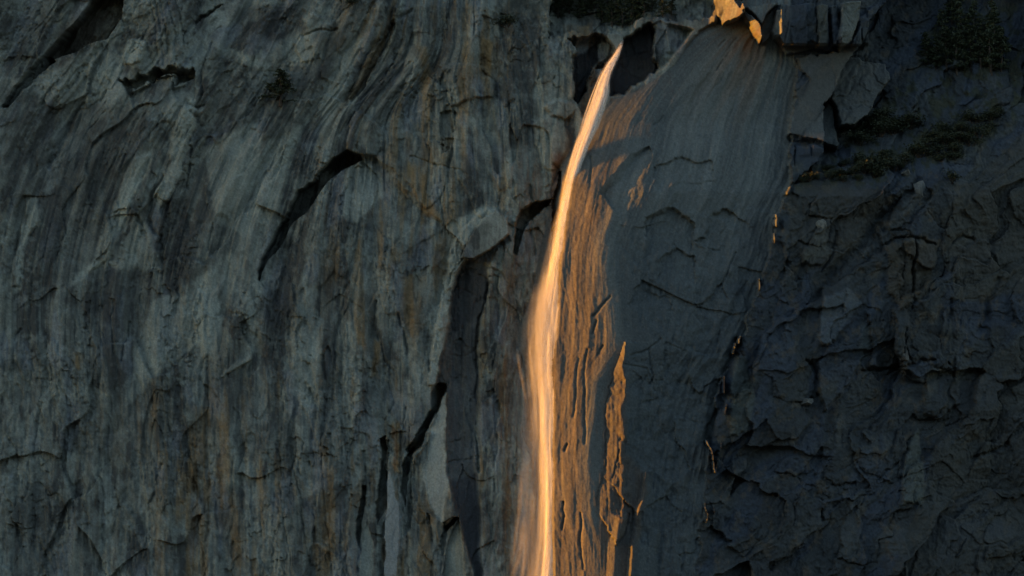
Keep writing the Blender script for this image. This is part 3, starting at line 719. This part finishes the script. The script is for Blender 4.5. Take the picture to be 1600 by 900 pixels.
ny, nx = U.shape
cu = (U[:-1, :-1] + U[1:, 1:]) / 2 + (wx * .6)[:-1, :-1]; cv = (V[:-1, :-1] + V[1:, 1:]) / 2 + (wy * .6)[:-1, :-1]
part = np.zeros(cu.shape, np.int32)
part[isS[:-1, :-1] > .5] = 1
part[isR[:-1, :-1] > .5] = 2
PARTS = ['granite_wall', 'smooth_slab', 'broken_face']
LABELS = {'granite_wall': 'wall of granite streaked grey, black and ochre', 'smooth_slab': 'smooth grey slab beside the falling water, its flank sunlit',
          'broken_face': 'dark broken rock face with gullies'}
LABELS = [LABELS[n_] for n_ in PARTS]
def add_part(name, poly, label):
    PARTS.append(name); LABELS.append(label)
    part[inside(cu, cv, poly)] = len(PARTS) - 1
add_part('arch_soffit', archU + archL[::-1], 'dark curved underside of the arching overhang')
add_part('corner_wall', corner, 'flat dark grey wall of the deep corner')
add_part('pale_pillar', pillar, 'pale freshly broken pillar under the corner roof')
add_part('notch', [(966, 76), (975, 57), (1016, 36), (1024, 70), (1032, 100), (1030, 108), (1010, 122), (978, 138), (956, 150), (949, 140), (948, 108)], 'black wet notch behind the top of the fall')
add_part('sunlit_horn', [(1112, -30), (1168, -30), (1160, 4), (1164, 20), (1182, 26), (1192, 62), (1187, 60), (1156, 28), (1131, 37), (1119, 16), (1116, 0)], 'rock horn glowing orange above the slab')
add_part('cracked_slab', slabA, 'broad leaning block bounded by cracks')
add_part('triangular_slab', slabB, 'triangular block between two cracks')
add_part('stepped_slab', slabC, 'long narrow block at the slab edge')
add_part('tilted_cap', [(722, 402), (735, 372), (752, 345), (775, 330), (790, 342), (795, 366), (770, 388), (742, 402)], 'smooth tilted cap over the deep corner')
add_part('hanging_block', [(190, 80), (196, 62), (214, 58), (228, 66), (224, 88), (208, 98), (192, 94)], 'small pale block hanging beside the dark underside')
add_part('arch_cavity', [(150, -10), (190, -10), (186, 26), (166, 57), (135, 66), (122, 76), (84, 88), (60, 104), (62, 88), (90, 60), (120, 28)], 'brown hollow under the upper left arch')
add_part('apex_block', [(541, 232), (545, 190), (556, 172), (572, 180), (600, 205), (612, 240), (624, 272), (606, 258), (585, 243), (563, 240)], 'block standing on the apex of the arching overhang')
add_part('spear_flake', r2l + rib2[::-1], 'spear-shaped sunlit flake on the dark slab')
for poly in ([(1220, 5), (1262, 2), (1266, 74), (1232, 78), (1216, 56)], [(1281, 3), (1299, 3), (1301, 70), (1283, 72)], [(1303, 5), (1314, 4), (1316, 66), (1305, 70)], [(1320, 2), (1352, -4), (1350, 20), (1334, 60), (1318, 80), (1314, 60)]):
    add_part('square_block', poly, None)
for poly in ([(602, 760), (610, 735), (618, 760), (624, 800), (622, 905), (598, 905), (600, 830)], [(568, 830), (574, 820), (581, 850), (580, 905), (560, 905)], [(706, 830), (716, 810), (722, 840), (726, 905), (690, 905), (698, 860)]):
    add_part('pale_flake', poly, None)
for poly in ([(1392, 384), (1434, 376), (1434, 480), (1412, 486), (1396, 460)], [(1360, 484), (1385, 474), (1415, 484), (1430, 500), (1422, 550), (1400, 572), (1364, 574), (1368, 540), (1362, 510)], [(1284, 560), (1300, 540), (1330, 524), (1352, 510), (1350, 560), (1320, 620), (1298, 640), (1282, 612)], [(1464, 600), (1490, 586), (1516, 600), (1512, 640), (1480, 654), (1452, 644)]):
    add_part('rock_buttress', poly, None)
add_part('pale_scar', [(1436, 690), (1448, 672), (1455, 740), (1452, 790), (1420, 790), (1424, 720)], 'pale scar on the dark broken face')
idx = np.arange(ny * nx).reshape(ny, nx)
quads = np.stack([idx[:-1, :-1], idx[1:, :-1], idx[1:, 1:], idx[:-1, 1:]], -1)
flatxyz = XYZ.reshape(-1, 3); flatcol = COL.reshape(-1, 3)
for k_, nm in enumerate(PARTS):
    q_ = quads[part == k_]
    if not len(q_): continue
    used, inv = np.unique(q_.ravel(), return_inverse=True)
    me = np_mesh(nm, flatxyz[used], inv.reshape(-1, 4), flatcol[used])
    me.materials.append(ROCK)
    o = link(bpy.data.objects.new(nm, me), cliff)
    if LABELS[k_]: o['label'] = LABELS[k_]

# valley floor
m, t, b_ = mat('forest_floor')
n = t.nodes.new('ShaderNodeTexNoise'); n.inputs['Scale'].default_value = .02; n.inputs['Detail'].default_value = 8
cr = t.nodes.new('ShaderNodeValToRGB'); cr.color_ramp.elements[0].color = (.02, .03, .015, 1); cr.color_ramp.elements[1].color = (.06, .07, .035, 1)
tc = t.nodes.new('ShaderNodeTexCoord'); t.links.new(tc.outputs['Object'], n.inputs['Vector'])
t.links.new(n.outputs['Fac'], cr.inputs[0]); t.links.new(cr.outputs[0], b_.inputs['Base Color'])
me = bpy.data.meshes.new('ground'); s = 30000
me.from_pydata([(-s, -s, 0), (s, -s, 0), (s, s, 0), (-s, s, 0)], [], [(0, 1, 2, 3)]); me.materials.append(m)
g = link(bpy.data.objects.new('ground', me)); g['kind'] = 'structure'; g['label'] = 'dark wooded valley floor below the cliff'

# far side of the valley, added unseen behind the camera to block low sky
hx = np.linspace(-6000, 9000, 121); hk = np.linspace(0, 1, 25)
HX, HK = np.meshgrid(hx, hk)
prof = (1150 + 260 * fbm(HX / 1500, HK * 0 + 3, 4, 201)) * ss(-4200, -1500, HX)
HZ = prof * ss(0, 1, HK) ** .8 + 60 * fbm(HX / 300, HK * 6, 4, 205) * HK - 5
HY = -2600 - 1500 * HK + 150 * fbm(HX / 800, HK * 3, 3, 209)
hid = np.arange(HX.size).reshape(HX.shape)
me = np_mesh('far_valley_side', np.stack([HX, HY, HZ], -1).reshape(-1, 3), np.stack([hid[:-1, :-1], hid[1:, :-1], hid[1:, 1:], hid[:-1, 1:]], -1).reshape(-1, 4))
me.materials.append(m)
hl = link(bpy.data.objects.new('hills', me)); hl['kind'] = 'structure'; hl['label'] = 'unseen wooded far side of the valley facing the cliff'

# ------------------------------------------------------------------ the waterfall
def water_material(name, dens):
    m = bpy.data.materials.new(name); m.use_nodes = True
    t = m.node_tree; t.nodes.clear()
    out = t.nodes.new('ShaderNodeOutputMaterial')
    uv = t.nodes.new('ShaderNodeUVMap'); uv.uv_map = 'flow'
    sep = t.nodes.new('ShaderNodeSeparateXYZ'); t.links.new(uv.outputs[0], sep.inputs[0])
    def M(op, a, b=None):
        n = t.nodes.new('ShaderNodeMath'); n.operation = op
        for i, x in enumerate((a, b)):
            if x is None: continue
            if isinstance(x, (int, float)): n.inputs[i].default_value = x
            else: t.links.new(x, n.inputs[i])
        return n.outputs[0]
    x = sep.outputs[0]
    edge = M('MULTIPLY', M('MULTIPLY', x, M('SUBTRACT', 1.0, x)), 4.0)      # 0 at both edges of a strand
    edge = M('POWER', edge, 1.3)
    at_ = t.nodes.new('ShaderNodeAttribute'); at_.attribute_name = 'thickness'
    geo = t.nodes.new('ShaderNodeTexCoord')
    mp = t.nodes.new('ShaderNodeMapping'); mp.inputs['Scale'].default_value = (.9, .9, .07)
    t.links.new(geo.outputs['Object'], mp.inputs[0])
    nz = t.nodes.new('ShaderNodeTexNoise'); nz.inputs['Scale'].default_value = 1.0; nz.inputs['Detail'].default_value = 5; nz.inputs['Roughness'].default_value = .6
    t.links.new(mp.outputs[0], nz.inputs['Vector'])
    mr = t.nodes.new('ShaderNodeMapRange'); mr.inputs['From Min'].default_value = .32; mr.inputs['From Max'].default_value = .68
    t.links.new(nz.outputs['Fac'], mr.inputs['Value'])
    a = M('MULTIPLY', M('MULTIPLY', edge, at_.outputs['Fac']), M('ADD', M('MULTIPLY', mr.outputs[0], .65), .35))
    a = M('MINIMUM', M('MULTIPLY', a, dens), 1.0)
    tr = t.nodes.new('ShaderNodeBsdfTransparent')
    df = t.nodes.new('ShaderNodeBsdfDiffuse'); df.inputs[0].default_value = (.93, .93, .93, 1)
    tl = t.nodes.new('ShaderNodeBsdfTranslucent'); tl.inputs[0].default_value = (.93, .93, .93, 1)
    mx = t.nodes.new('ShaderNodeMixShader'); mx.inputs[0].default_value = .5
    t.links.new(df.outputs[0], mx.inputs[1]); t.links.new(tl.outputs[0], mx.inputs[2])
    fin = t.nodes.new('ShaderNodeMixShader')
    t.links.new(a, fin.inputs[0]); t.links.new(tr.outputs[0], fin.inputs[1]); t.links.new(mx.outputs[0], fin.inputs[2])
    t.links.new(fin.outputs[0], out.inputs['Surface'])
    return m
W_CORE = water_material('falling_water', 1.0)

FALL = [  # v, left edge, brightest line, right edge
    (54, 972.5, 974.5, 976), (62, 970, 973, 975), (70, 967, 971, 974), (80, 962, 966, 971), (90, 955, 961, 967), (100, 948, 955, 962), (115, 939, 948, 955), (130, 932, 943, 952), (145, 926, 940, 953),
    (155, 922, 937, 950), (170, 917, 932, 945), (185, 912, 926, 940), (200, 908, 921, 934), (225, 900, 911, 921), (250, 893, 902, 912), (280, 885, 894, 903), (310, 877, 888, 899), (340, 869, 883, 895),
    (370, 862, 879, 893), (400, 856, 876, 892), (430, 849, 873, 893), (460, 843, 870, 892), (490, 838, 867, 889), (520, 835, 865, 886), (550, 834, 864, 883), (580, 835, 863, 880), (610, 837, 862, 877),
    (640, 839, 862, 876), (680, 841, 862, 875), (720, 842, 863, 876), (760, 842, 865, 877), (800, 841, 867, 877), (840, 839, 868, 878), (870, 837, 867, 877), (900, 832, 866, 877), (1000, 826, 864, 876), (1250, 800, 860, 880)]
FA = np.array(FALL, float)
def fall_at(v):
    return [np.interp(v, FA[:, 0], FA[:, i]) for i in (1, 2, 3)]
def fall_p(v):
    return float(np.interp(v, [54, 75, 110, 160, 250, 400, 900, 1250], [-9, -3.5, 1.2, 2.0, 2.8, 3.9, 4.2, 4.5]))

def strands(name, rows, parent, material, rnd):
    """rows: list of (v0, v1, function v -> (u, p), width px, thickness, twist)"""
    co = []; uvs = []; th = []; fs = []
    NA = 5
    for (v0, v1, f, w, dens, tw) in rows:
        n = max(6, int((v1 - v0) / 7))
        base = len(co)
        ph = rnd.uniform(0, 6.28)
        for i in range(n + 1):
            s = i / n; v = v0 + (v1 - v0) * s
            u, p = f(v)
            a = tw + .35 * math.sin(ph + s * 3)
            ww = w * (.55 + .45 * math.sin(math.pi * (.15 + .7 * s)))
            d = dens * min(1, s * 5) * min(1, (1 - s) * 5)
            for j in range(NA):
                x = j / (NA - 1) - .5
                du = x * ww * math.cos(a); dp = x * ww * MPP * math.sin(a) + .22 * ww * MPP * (1 - 4 * x * x)
                co.append((u + du, v, p + dp)); uvs.append((j / (NA - 1), v / 100)); th.append(d)
        for i in range(n):
            for j in range(NA - 1):
                k0 = base + i * NA + j
                fs.append((k0, k0 + NA, k0 + NA + 1, k0 + 1))
    A = np.array(co)
    xyz = plane_point(A[:, 0], A[:, 1]) - FWD * A[:, 2:3]
    q_ = np.array(fs)
    me = np_mesh(name, xyz, q_)
    uvl = me.uv_layers.new(name='flow')
    uvl.data.foreach_set('uv', np.array(uvs, np.float32)[q_.ravel()].ravel())
    at_ = me.attributes.new('thickness', 'FLOAT', 'POINT'); at_.data.foreach_set('value', np.array(th, np.float32))
    me.polygons.foreach_set('use_smooth', np.ones(len(q_), bool))
    me.materials.append(material)
    return link(bpy.data.objects.new(name, me), parent)

wf = link(bpy.data.objects.new('waterfall', None))
wf['label'] = 'thin waterfall glowing orange in the last sun against the dark cliff'
wf['category'] = 'waterfall'
rnd = random.Random(5)
def path(q, dp, wav):
    ph = rnd.uniform(0, 6.28)
    def f(v):
        l, c, r = fall_at(v)
        u = c + (r - c) * q if q > 0 else c + (c - l) * q
        return u + wav * math.sin(v / 55 + ph), fall_p(v) + dp
    return f
core = []
for i in range(400):
    v0 = rnd.uniform(60, 920); L = rnd.uniform(90, 260)
    q = max(-1, min(.78, rnd.gauss(.12, .42)))
    l, c, r = fall_at(v0 + L * .5)
    core.append((v0, v0 + L, path(q, rnd.uniform(-.6, .9), rnd.uniform(.2, .9)), rnd.uniform(.25, .6) * (r - l) * (.55 if q > .3 else 1) + 2, rnd.uniform(.4, .9) * math.exp(-1.6 * q * q), rnd.uniform(-.3, 1.2)))
for i in range(40):
    v0 = 54 + rnd.uniform(0, 40); L = rnd.uniform(60, 150)
    core.append((v0, v0 + L, path(rnd.uniform(-.6, .6), rnd.uniform(-.6, .6), .3), rnd.uniform(3, 8), rnd.uniform(.4, .9), rnd.uniform(-.3, 1.1)))
for i in range(60):
    v0 = rnd.uniform(84, 220); L = rnd.uniform(60, 130)
    q = rnd.choice((-.9, -.6, -.3, .1, .5, .85)) + rnd.gauss(0, .08)
    core.append((v0, v0 + L, path(q, rnd.uniform(-.5, .6), .6), rnd.uniform(2.5, 7), rnd.uniform(.2, .65), rnd.uniform(-.3, 1.1)))
for i in range(60):
    v0 = rnd.uniform(230, 900); L = rnd.uniform(100, 220)
    core.append((v0, v0 + L, path(rnd.gauss(.15, .2), rnd.uniform(-.4, .7), .5), rnd.uniform(7, 14), rnd.uniform(.5, .95), rnd.uniform(.1, 1.0)))
for i in range(90):
    v0 = rnd.uniform(540, 930); L = rnd.uniform(90, 200)
    core.append((v0, v0 + L, path(max(-.6, min(.7, rnd.gauss(.15, .3))), rnd.uniform(-.2, 1.2), .8), rnd.uniform(9, 18), rnd.uniform(.45, .95), rnd.uniform(.2, 1.0)))
strands('main_stream', core, wf, W_CORE, rnd)
veil = []
for i in range(220):
    v0 = rnd.uniform(330, 900); L = rnd.uniform(80, 200)
    q = -abs(rnd.gauss(0, .25 + .4 * min(1, max(0, (v0 - 340) / 180))))
    veil.append((v0, v0 + L, path(q, rnd.uniform(-2.0, 1.0), rnd.uniform(1, 5)), rnd.uniform(6, 26), rnd.uniform(.06, .17), rnd.uniform(-.5, 1.2)))
for i in range(70):
    v0 = rnd.uniform(380, 540); L = rnd.uniform(80, 170)
    veil.append((v0, v0 + L, path(-abs(rnd.gauss(0, .25 + .4 * (v0 - 380) / 160)), rnd.uniform(-1, 1), rnd.uniform(1, 4)), rnd.uniform(12, 30), rnd.uniform(.05, .13), rnd.uniform(-.5, 1.2)))
strands('spray_veil', veil, wf, W_CORE, rnd)
mist = []
for i in range(110):
    v0 = rnd.uniform(540, 920); L = rnd.uniform(80, 220); u0 = min(858, rnd.gauss(836, 17)); dr = rnd.uniform(-.06, .03)
    def f(v, u0=u0, v0=v0, dr=dr, pp=rnd.uniform(-3.5, .0), ph=rnd.uniform(0, 6)):
        return u0 + dr * (v - v0) + 3 * math.sin(v / 40 + ph), pp
    mist.append((v0, v0 + L, f, rnd.uniform(6, 22), rnd.uniform(.05, .2), rnd.uniform(-.7, .7)))
strands('drifting_mist', mist, wf, W_CORE, rnd)

# ------------------------------------------------------------------ trees and shrubs
def leaf_material(name, c0, c1):
    m, t, b = mat(name)
    n = t.nodes.new('ShaderNodeTexNoise'); n.inputs['Scale'].default_value = .9; n.inputs['Detail'].default_value = 4
    tc = t.nodes.new('ShaderNodeTexCoord'); t.links.new(tc.outputs['Object'], n.inputs['Vector'])
    cr = t.nodes.new('ShaderNodeValToRGB'); cr.color_ramp.elements[0].position = .35; cr.color_ramp.elements[1].position = .65
    cr.color_ramp.elements[0].color = (*c0, 1); cr.color_ramp.elements[1].color = (*c1, 1)
    t.links.new(n.outputs['Fac'], cr.inputs[0]); t.links.new(cr.outputs[0], b.inputs['Base Color'])
    b.inputs['Roughness'].default_value = .7
    return m
NEEDLE = leaf_material('needles', (.022, .032, .014), (.05, .062, .026))
LEAF = leaf_material('shrub_leaves', (.02, .029, .014), (.045, .055, .026))
BARK = leaf_material('bark', (.04, .028, .02), (.075, .05, .035))

def tube(co, fs, a, b, ra, rb, n=6):
    d = (b - a).normalized(); x = d.orthogonal().normalized(); y = d.cross(x); k = len(co)
    for p, r in ((a, ra), (b, rb)):
        for i in range(n):
            t = 2 * math.pi * i / n; co.append(p + (x * math.cos(t) + y * math.sin(t)) * r)
    for i in range(n): fs.append((k + i, k + (i + 1) % n, k + n + (i + 1) % n, k + n + i))

def leaf(co, fs, p, size, r, up=.4):
    n = Vector((r.gauss(0, 1), r.gauss(0, 1), r.gauss(0, 1) + up)).normalized(); x = n.orthogonal().normalized(); y = n.cross(x)
    a = r.uniform(0, 6.28); e = x * math.cos(a) + y * math.sin(a); f = n.cross(e); k = len(co)
    co += [p - e * size, p + f * size * .45 + n * size * .1, p + e * size, p - f * size * .45]
    fs.append((k, k + 1, k + 2, k + 3))

def mesh_of(name, co, fs, m):
    me = bpy.data.meshes.new(name); me.from_pydata([tuple(c) for c in co], [], fs); me.materials.append(m); return me

def conifer(seed):
    """unit-height conifer: trunk with limbs, needles in drooping sprays"""
    r = random.Random(seed); tc_, tf = [], []; cc, cf = [], []
    bend = Vector((r.uniform(-.03, .03), r.uniform(-.03, .03), 0)); pts = [Vector((0, 0, -.05)) + bend * math.sin(i * .8) + Vector((0, 0, 1.03 * i / 6)) for i in range(7)]
    for i in range(6): tube(tc_, tf, pts[i], pts[i + 1], .024 * (1 - i / 6.3), .024 * (1 - (i + 1) / 6.3))
    for i in range(46):
        z = .10 + .88 * (i / 46) ** .92; L = (.30 * (1 - z) ** .75 + .03) * r.uniform(.55, 1.15); a = r.uniform(0, 6.28)
        d = Vector((math.cos(a), math.sin(a), r.uniform(-.25, .2))); o = Vector((0, 0, z))
        tube(tc_, tf, o, o + d * L * .8, .005, .0015, 3)
        for k in range(int(16 + 90 * L)):
            s_ = r.uniform(.2, 1.0); p = o + d * L * s_ + Vector((r.gauss(0, .018), r.gauss(0, .018), r.gauss(-.012, .014)))
            leaf(cc, cf, p, r.uniform(.018, .036), r)
    return mesh_of('trunk', tc_, tf, BARK), mesh_of('crown', cc, cf, NEEDLE)

def shrub(seed):
    r = random.Random(seed); tc_, tf = [], []; cc, cf = [], []
    for i in range(9):
        a = r.uniform(0, 6.28); tip = Vector((math.cos(a) * r.uniform(.1, .55), math.sin(a) * r.uniform(.1, .55), r.uniform(.35, .85)))
        tube(tc_, tf, Vector((0, 0, -.15)), tip, .03, .008, 4)
        for k in range(100):
            leaf(cc, cf, tip + Vector((r.gauss(0, .17), r.gauss(0, .17), r.gauss(0, .12))), r.uniform(.045, .09), r, .8)
    return mesh_of('stem', tc_, tf, BARK), mesh_of('foliage', cc, cf, LEAF)

TREES = [conifer(40 + i) for i in range(5)]
SHRUBS = [shrub(70 + i) for i in range(5)]
vr = random.Random(11)
def plant(name, kit, parts, u, v, hpx, wide, label, cat, group=None, dp=-.4):
    o = link(bpy.data.objects.new(name, None)); o.location = surf(u, v, dp)
    h = hpx * MPP
    for pn_, me in zip(parts, kit):
        c = link(bpy.data.objects.new(pn_, me), o)
    o.scale = (h * wide, h * wide, h); o.rotation_euler = (vr.uniform(-.05, .05), vr.uniform(-.05, .05), vr.uniform(0, 6.28))
    o['label'] = label; o['category'] = cat
    if group: o['group'] = group
    return o
def tree(i, u, v, h, label, group=None, wide=1.0, dp=-.4):
    return plant('conifer_tree', TREES[i % 5], ('trunk', 'crown'), u, v, h, wide, label, 'tree', group, dp)
def bush(i, u, v, h, label, group=None, wide=1.3):
    return plant('shrub', SHRUBS[i % 5], ('stem', 'foliage'), u, v, h, wide, label, 'shrub', group)
tree(0, 436, 162, 60, 'lone dark conifer growing on the bare left wall', wide=2.0, dp=1.5)
ORD = 'first second third fourth fifth sixth seventh eighth ninth tenth eleventh twelfth thirteenth fourteenth fifteenth sixteenth seventeenth eighteenth nineteenth twentieth'.split()
for i, (u, v, h) in enumerate(sorted([(872, 22, 44), (890, 14, 40), (906, 26, 46), (924, 18, 40), (942, 30, 40), (958, 36, 46), (974, 38, 52), (990, 34, 58), (1006, 20, 50), (1020, 12, 40), (1036, 24, 44), (1052, 20, 36), (964, 22, 40), (998, 18, 46), (930, 6, 40), (880, 2, 40)])):
    tree(i, u, v, h, ORD[i] + ' conifer from the left along the rim above the waterfall', 'conifers along the rim above the waterfall', 1.3)
for i, (u, v, h) in enumerate(sorted([(1476, 88, 60), (1490, 96, 56), (1506, 92, 76), (1522, 100, 80), (1531, 60, 90), (1546, 98, 84), (1562, 92, 72), (1578, 102, 88), (1594, 98, 80), (1500, 50, 60), (1552, 44, 70), (1582, 40, 66), (1516, 20, 60), (1588, 70, 80)])):
    tree(i + 2, u, v, h, ORD[i] + ' conifer from the left in the dark upper right grove', 'conifers of the dark upper right grove', 1.15)
bush(0, 792, 40, 22, 'dark shrub clinging to the wall left of the rim trees')
bush(2, 551, 6, 14, 'small shrub at the top edge above the diagonal blue streaks')
bush(3, 1496, 284, 20, 'round bush alone on the rock rib below the ledge', wide=1.2)
for grp, lab, pts in [
    ('shrubs on the low ledge', ' green shrub from the left on the ledge under the cracked blocks', [(1252, 284), (1266, 280), (1280, 282), (1294, 276), (1308, 278), (1322, 272), (1338, 270), (1352, 268), (1366, 264), (1380, 266), (1394, 260), (1408, 262), (1422, 256), (1302, 264), (1330, 258), (1360, 252), (1390, 250), (1316, 286), (1346, 282), (1372, 278)]),
    ('shrubs beside the broad leaning block', ' dark shrub from the left in the clump beside the broad leaning block', [(1362, 206), (1376, 200), (1388, 208), (1400, 198), (1414, 206), (1428, 200), (1372, 188), (1394, 184), (1440, 194), (1356, 220)]),
    ('shrubs of the upper thicket', ' dark shrub from the left in the thicket between ledge and grove', [(1448, 240), (1462, 232), (1476, 238), (1490, 226), (1504, 232), (1518, 220), (1532, 222), (1546, 208), (1560, 200), (1470, 216), (1496, 208), (1520, 200), (1540, 186), (1566, 180), (1584, 172), (1480, 248), (1510, 244)]),
]:
    for i, (u, v) in enumerate(sorted((u + vr.uniform(-4, 4), v + vr.uniform(-3, 3)) for u, v in pts)):
        k_ = .62 if v > 250 and u < 1345 else 1.0
        bush(i, u, v, vr.uniform(14, 24) * k_, ORD[i] + lab, grp, vr.uniform(1.1, 1.7))

# ------------------------------------------------------------------ loose boulders
def boulder(u, v, w, h, seed, label, col, dp=.5):
    import bmesh
    bm = bmesh.new(); bmesh.ops.create_icosphere(bm, subdivisions=4, radius=1)
    r = random.Random(seed)
    planes = [(Vector((r.gauss(0, 1), r.gauss(0, 1), r.gauss(0, 1))).normalized(), r.uniform(.55, .85)) for _ in range(11)]
    co = np.array([x.co for x in bm.verts])
    for n_, d_ in planes:
        e = np.maximum(co @ np.array(n_) - d_, 0); co -= e[:, None] * np.array(n_)
    nz = fbm(co[:, 0] * 3 + seed, co[:, 1] * 3 + co[:, 2] * 2.3, 4, seed, .55)
    co *= (1 + .06 * nz)[:, None]
    for x, c in zip(bm.verts, co): x.co = (c[0] * w * MPP * .55, c[1] * w * MPP * .5, c[2] * h * MPP * .58)
    me = bpy.data.meshes.new('boulder'); bm.to_mesh(me); bm.free()
    a_ = me.attributes.new('rock_colour', 'FLOAT_COLOR', 'POINT')
    cc = np.ones((len(co), 4), np.float32); cc[:, :3] = np.array(col)[None] * (1 + .35 * nz[:, None])
    a_.data.foreach_set('color', cc.ravel()); me.materials.append(ROCK)
    o = link(bpy.data.objects.new('boulder', me)); o.location = surf(u, v, dp); o.rotation_euler = (r.uniform(-.3, .3), r.uniform(-.3, .3), r.uniform(-.5, .5))
    o['label'] = label; o['category'] = 'boulder'; o['group'] = 'boulders lodged on the broken face'
boulder(1368, 26, 24, 22, 3, 'rounded pale boulder perched above the small square hole', (.15, .155, .145), 1.5)
boulder(1284, 352, 17, 19, 4, 'small pale boulder wedged above the pale scar', (.16, .165, .155))
boulder(1446, 292, 26, 30, 5, 'pale angular boulder at the head of the dark gully', (.14, .15, .155))
boulder(1424, 268, 16, 12, 6, 'low boulder lying against the ledge shrubs', (.10, .10, .095))
boulder(1262, 628, 22, 14, 8, 'flat boulder stuck in the crack below the long blue face', (.13, .14, .145))
boulder(1418, 556, 18, 20, 9, 'knobby boulder at the foot of the brown buttress', (.10, .10, .10))
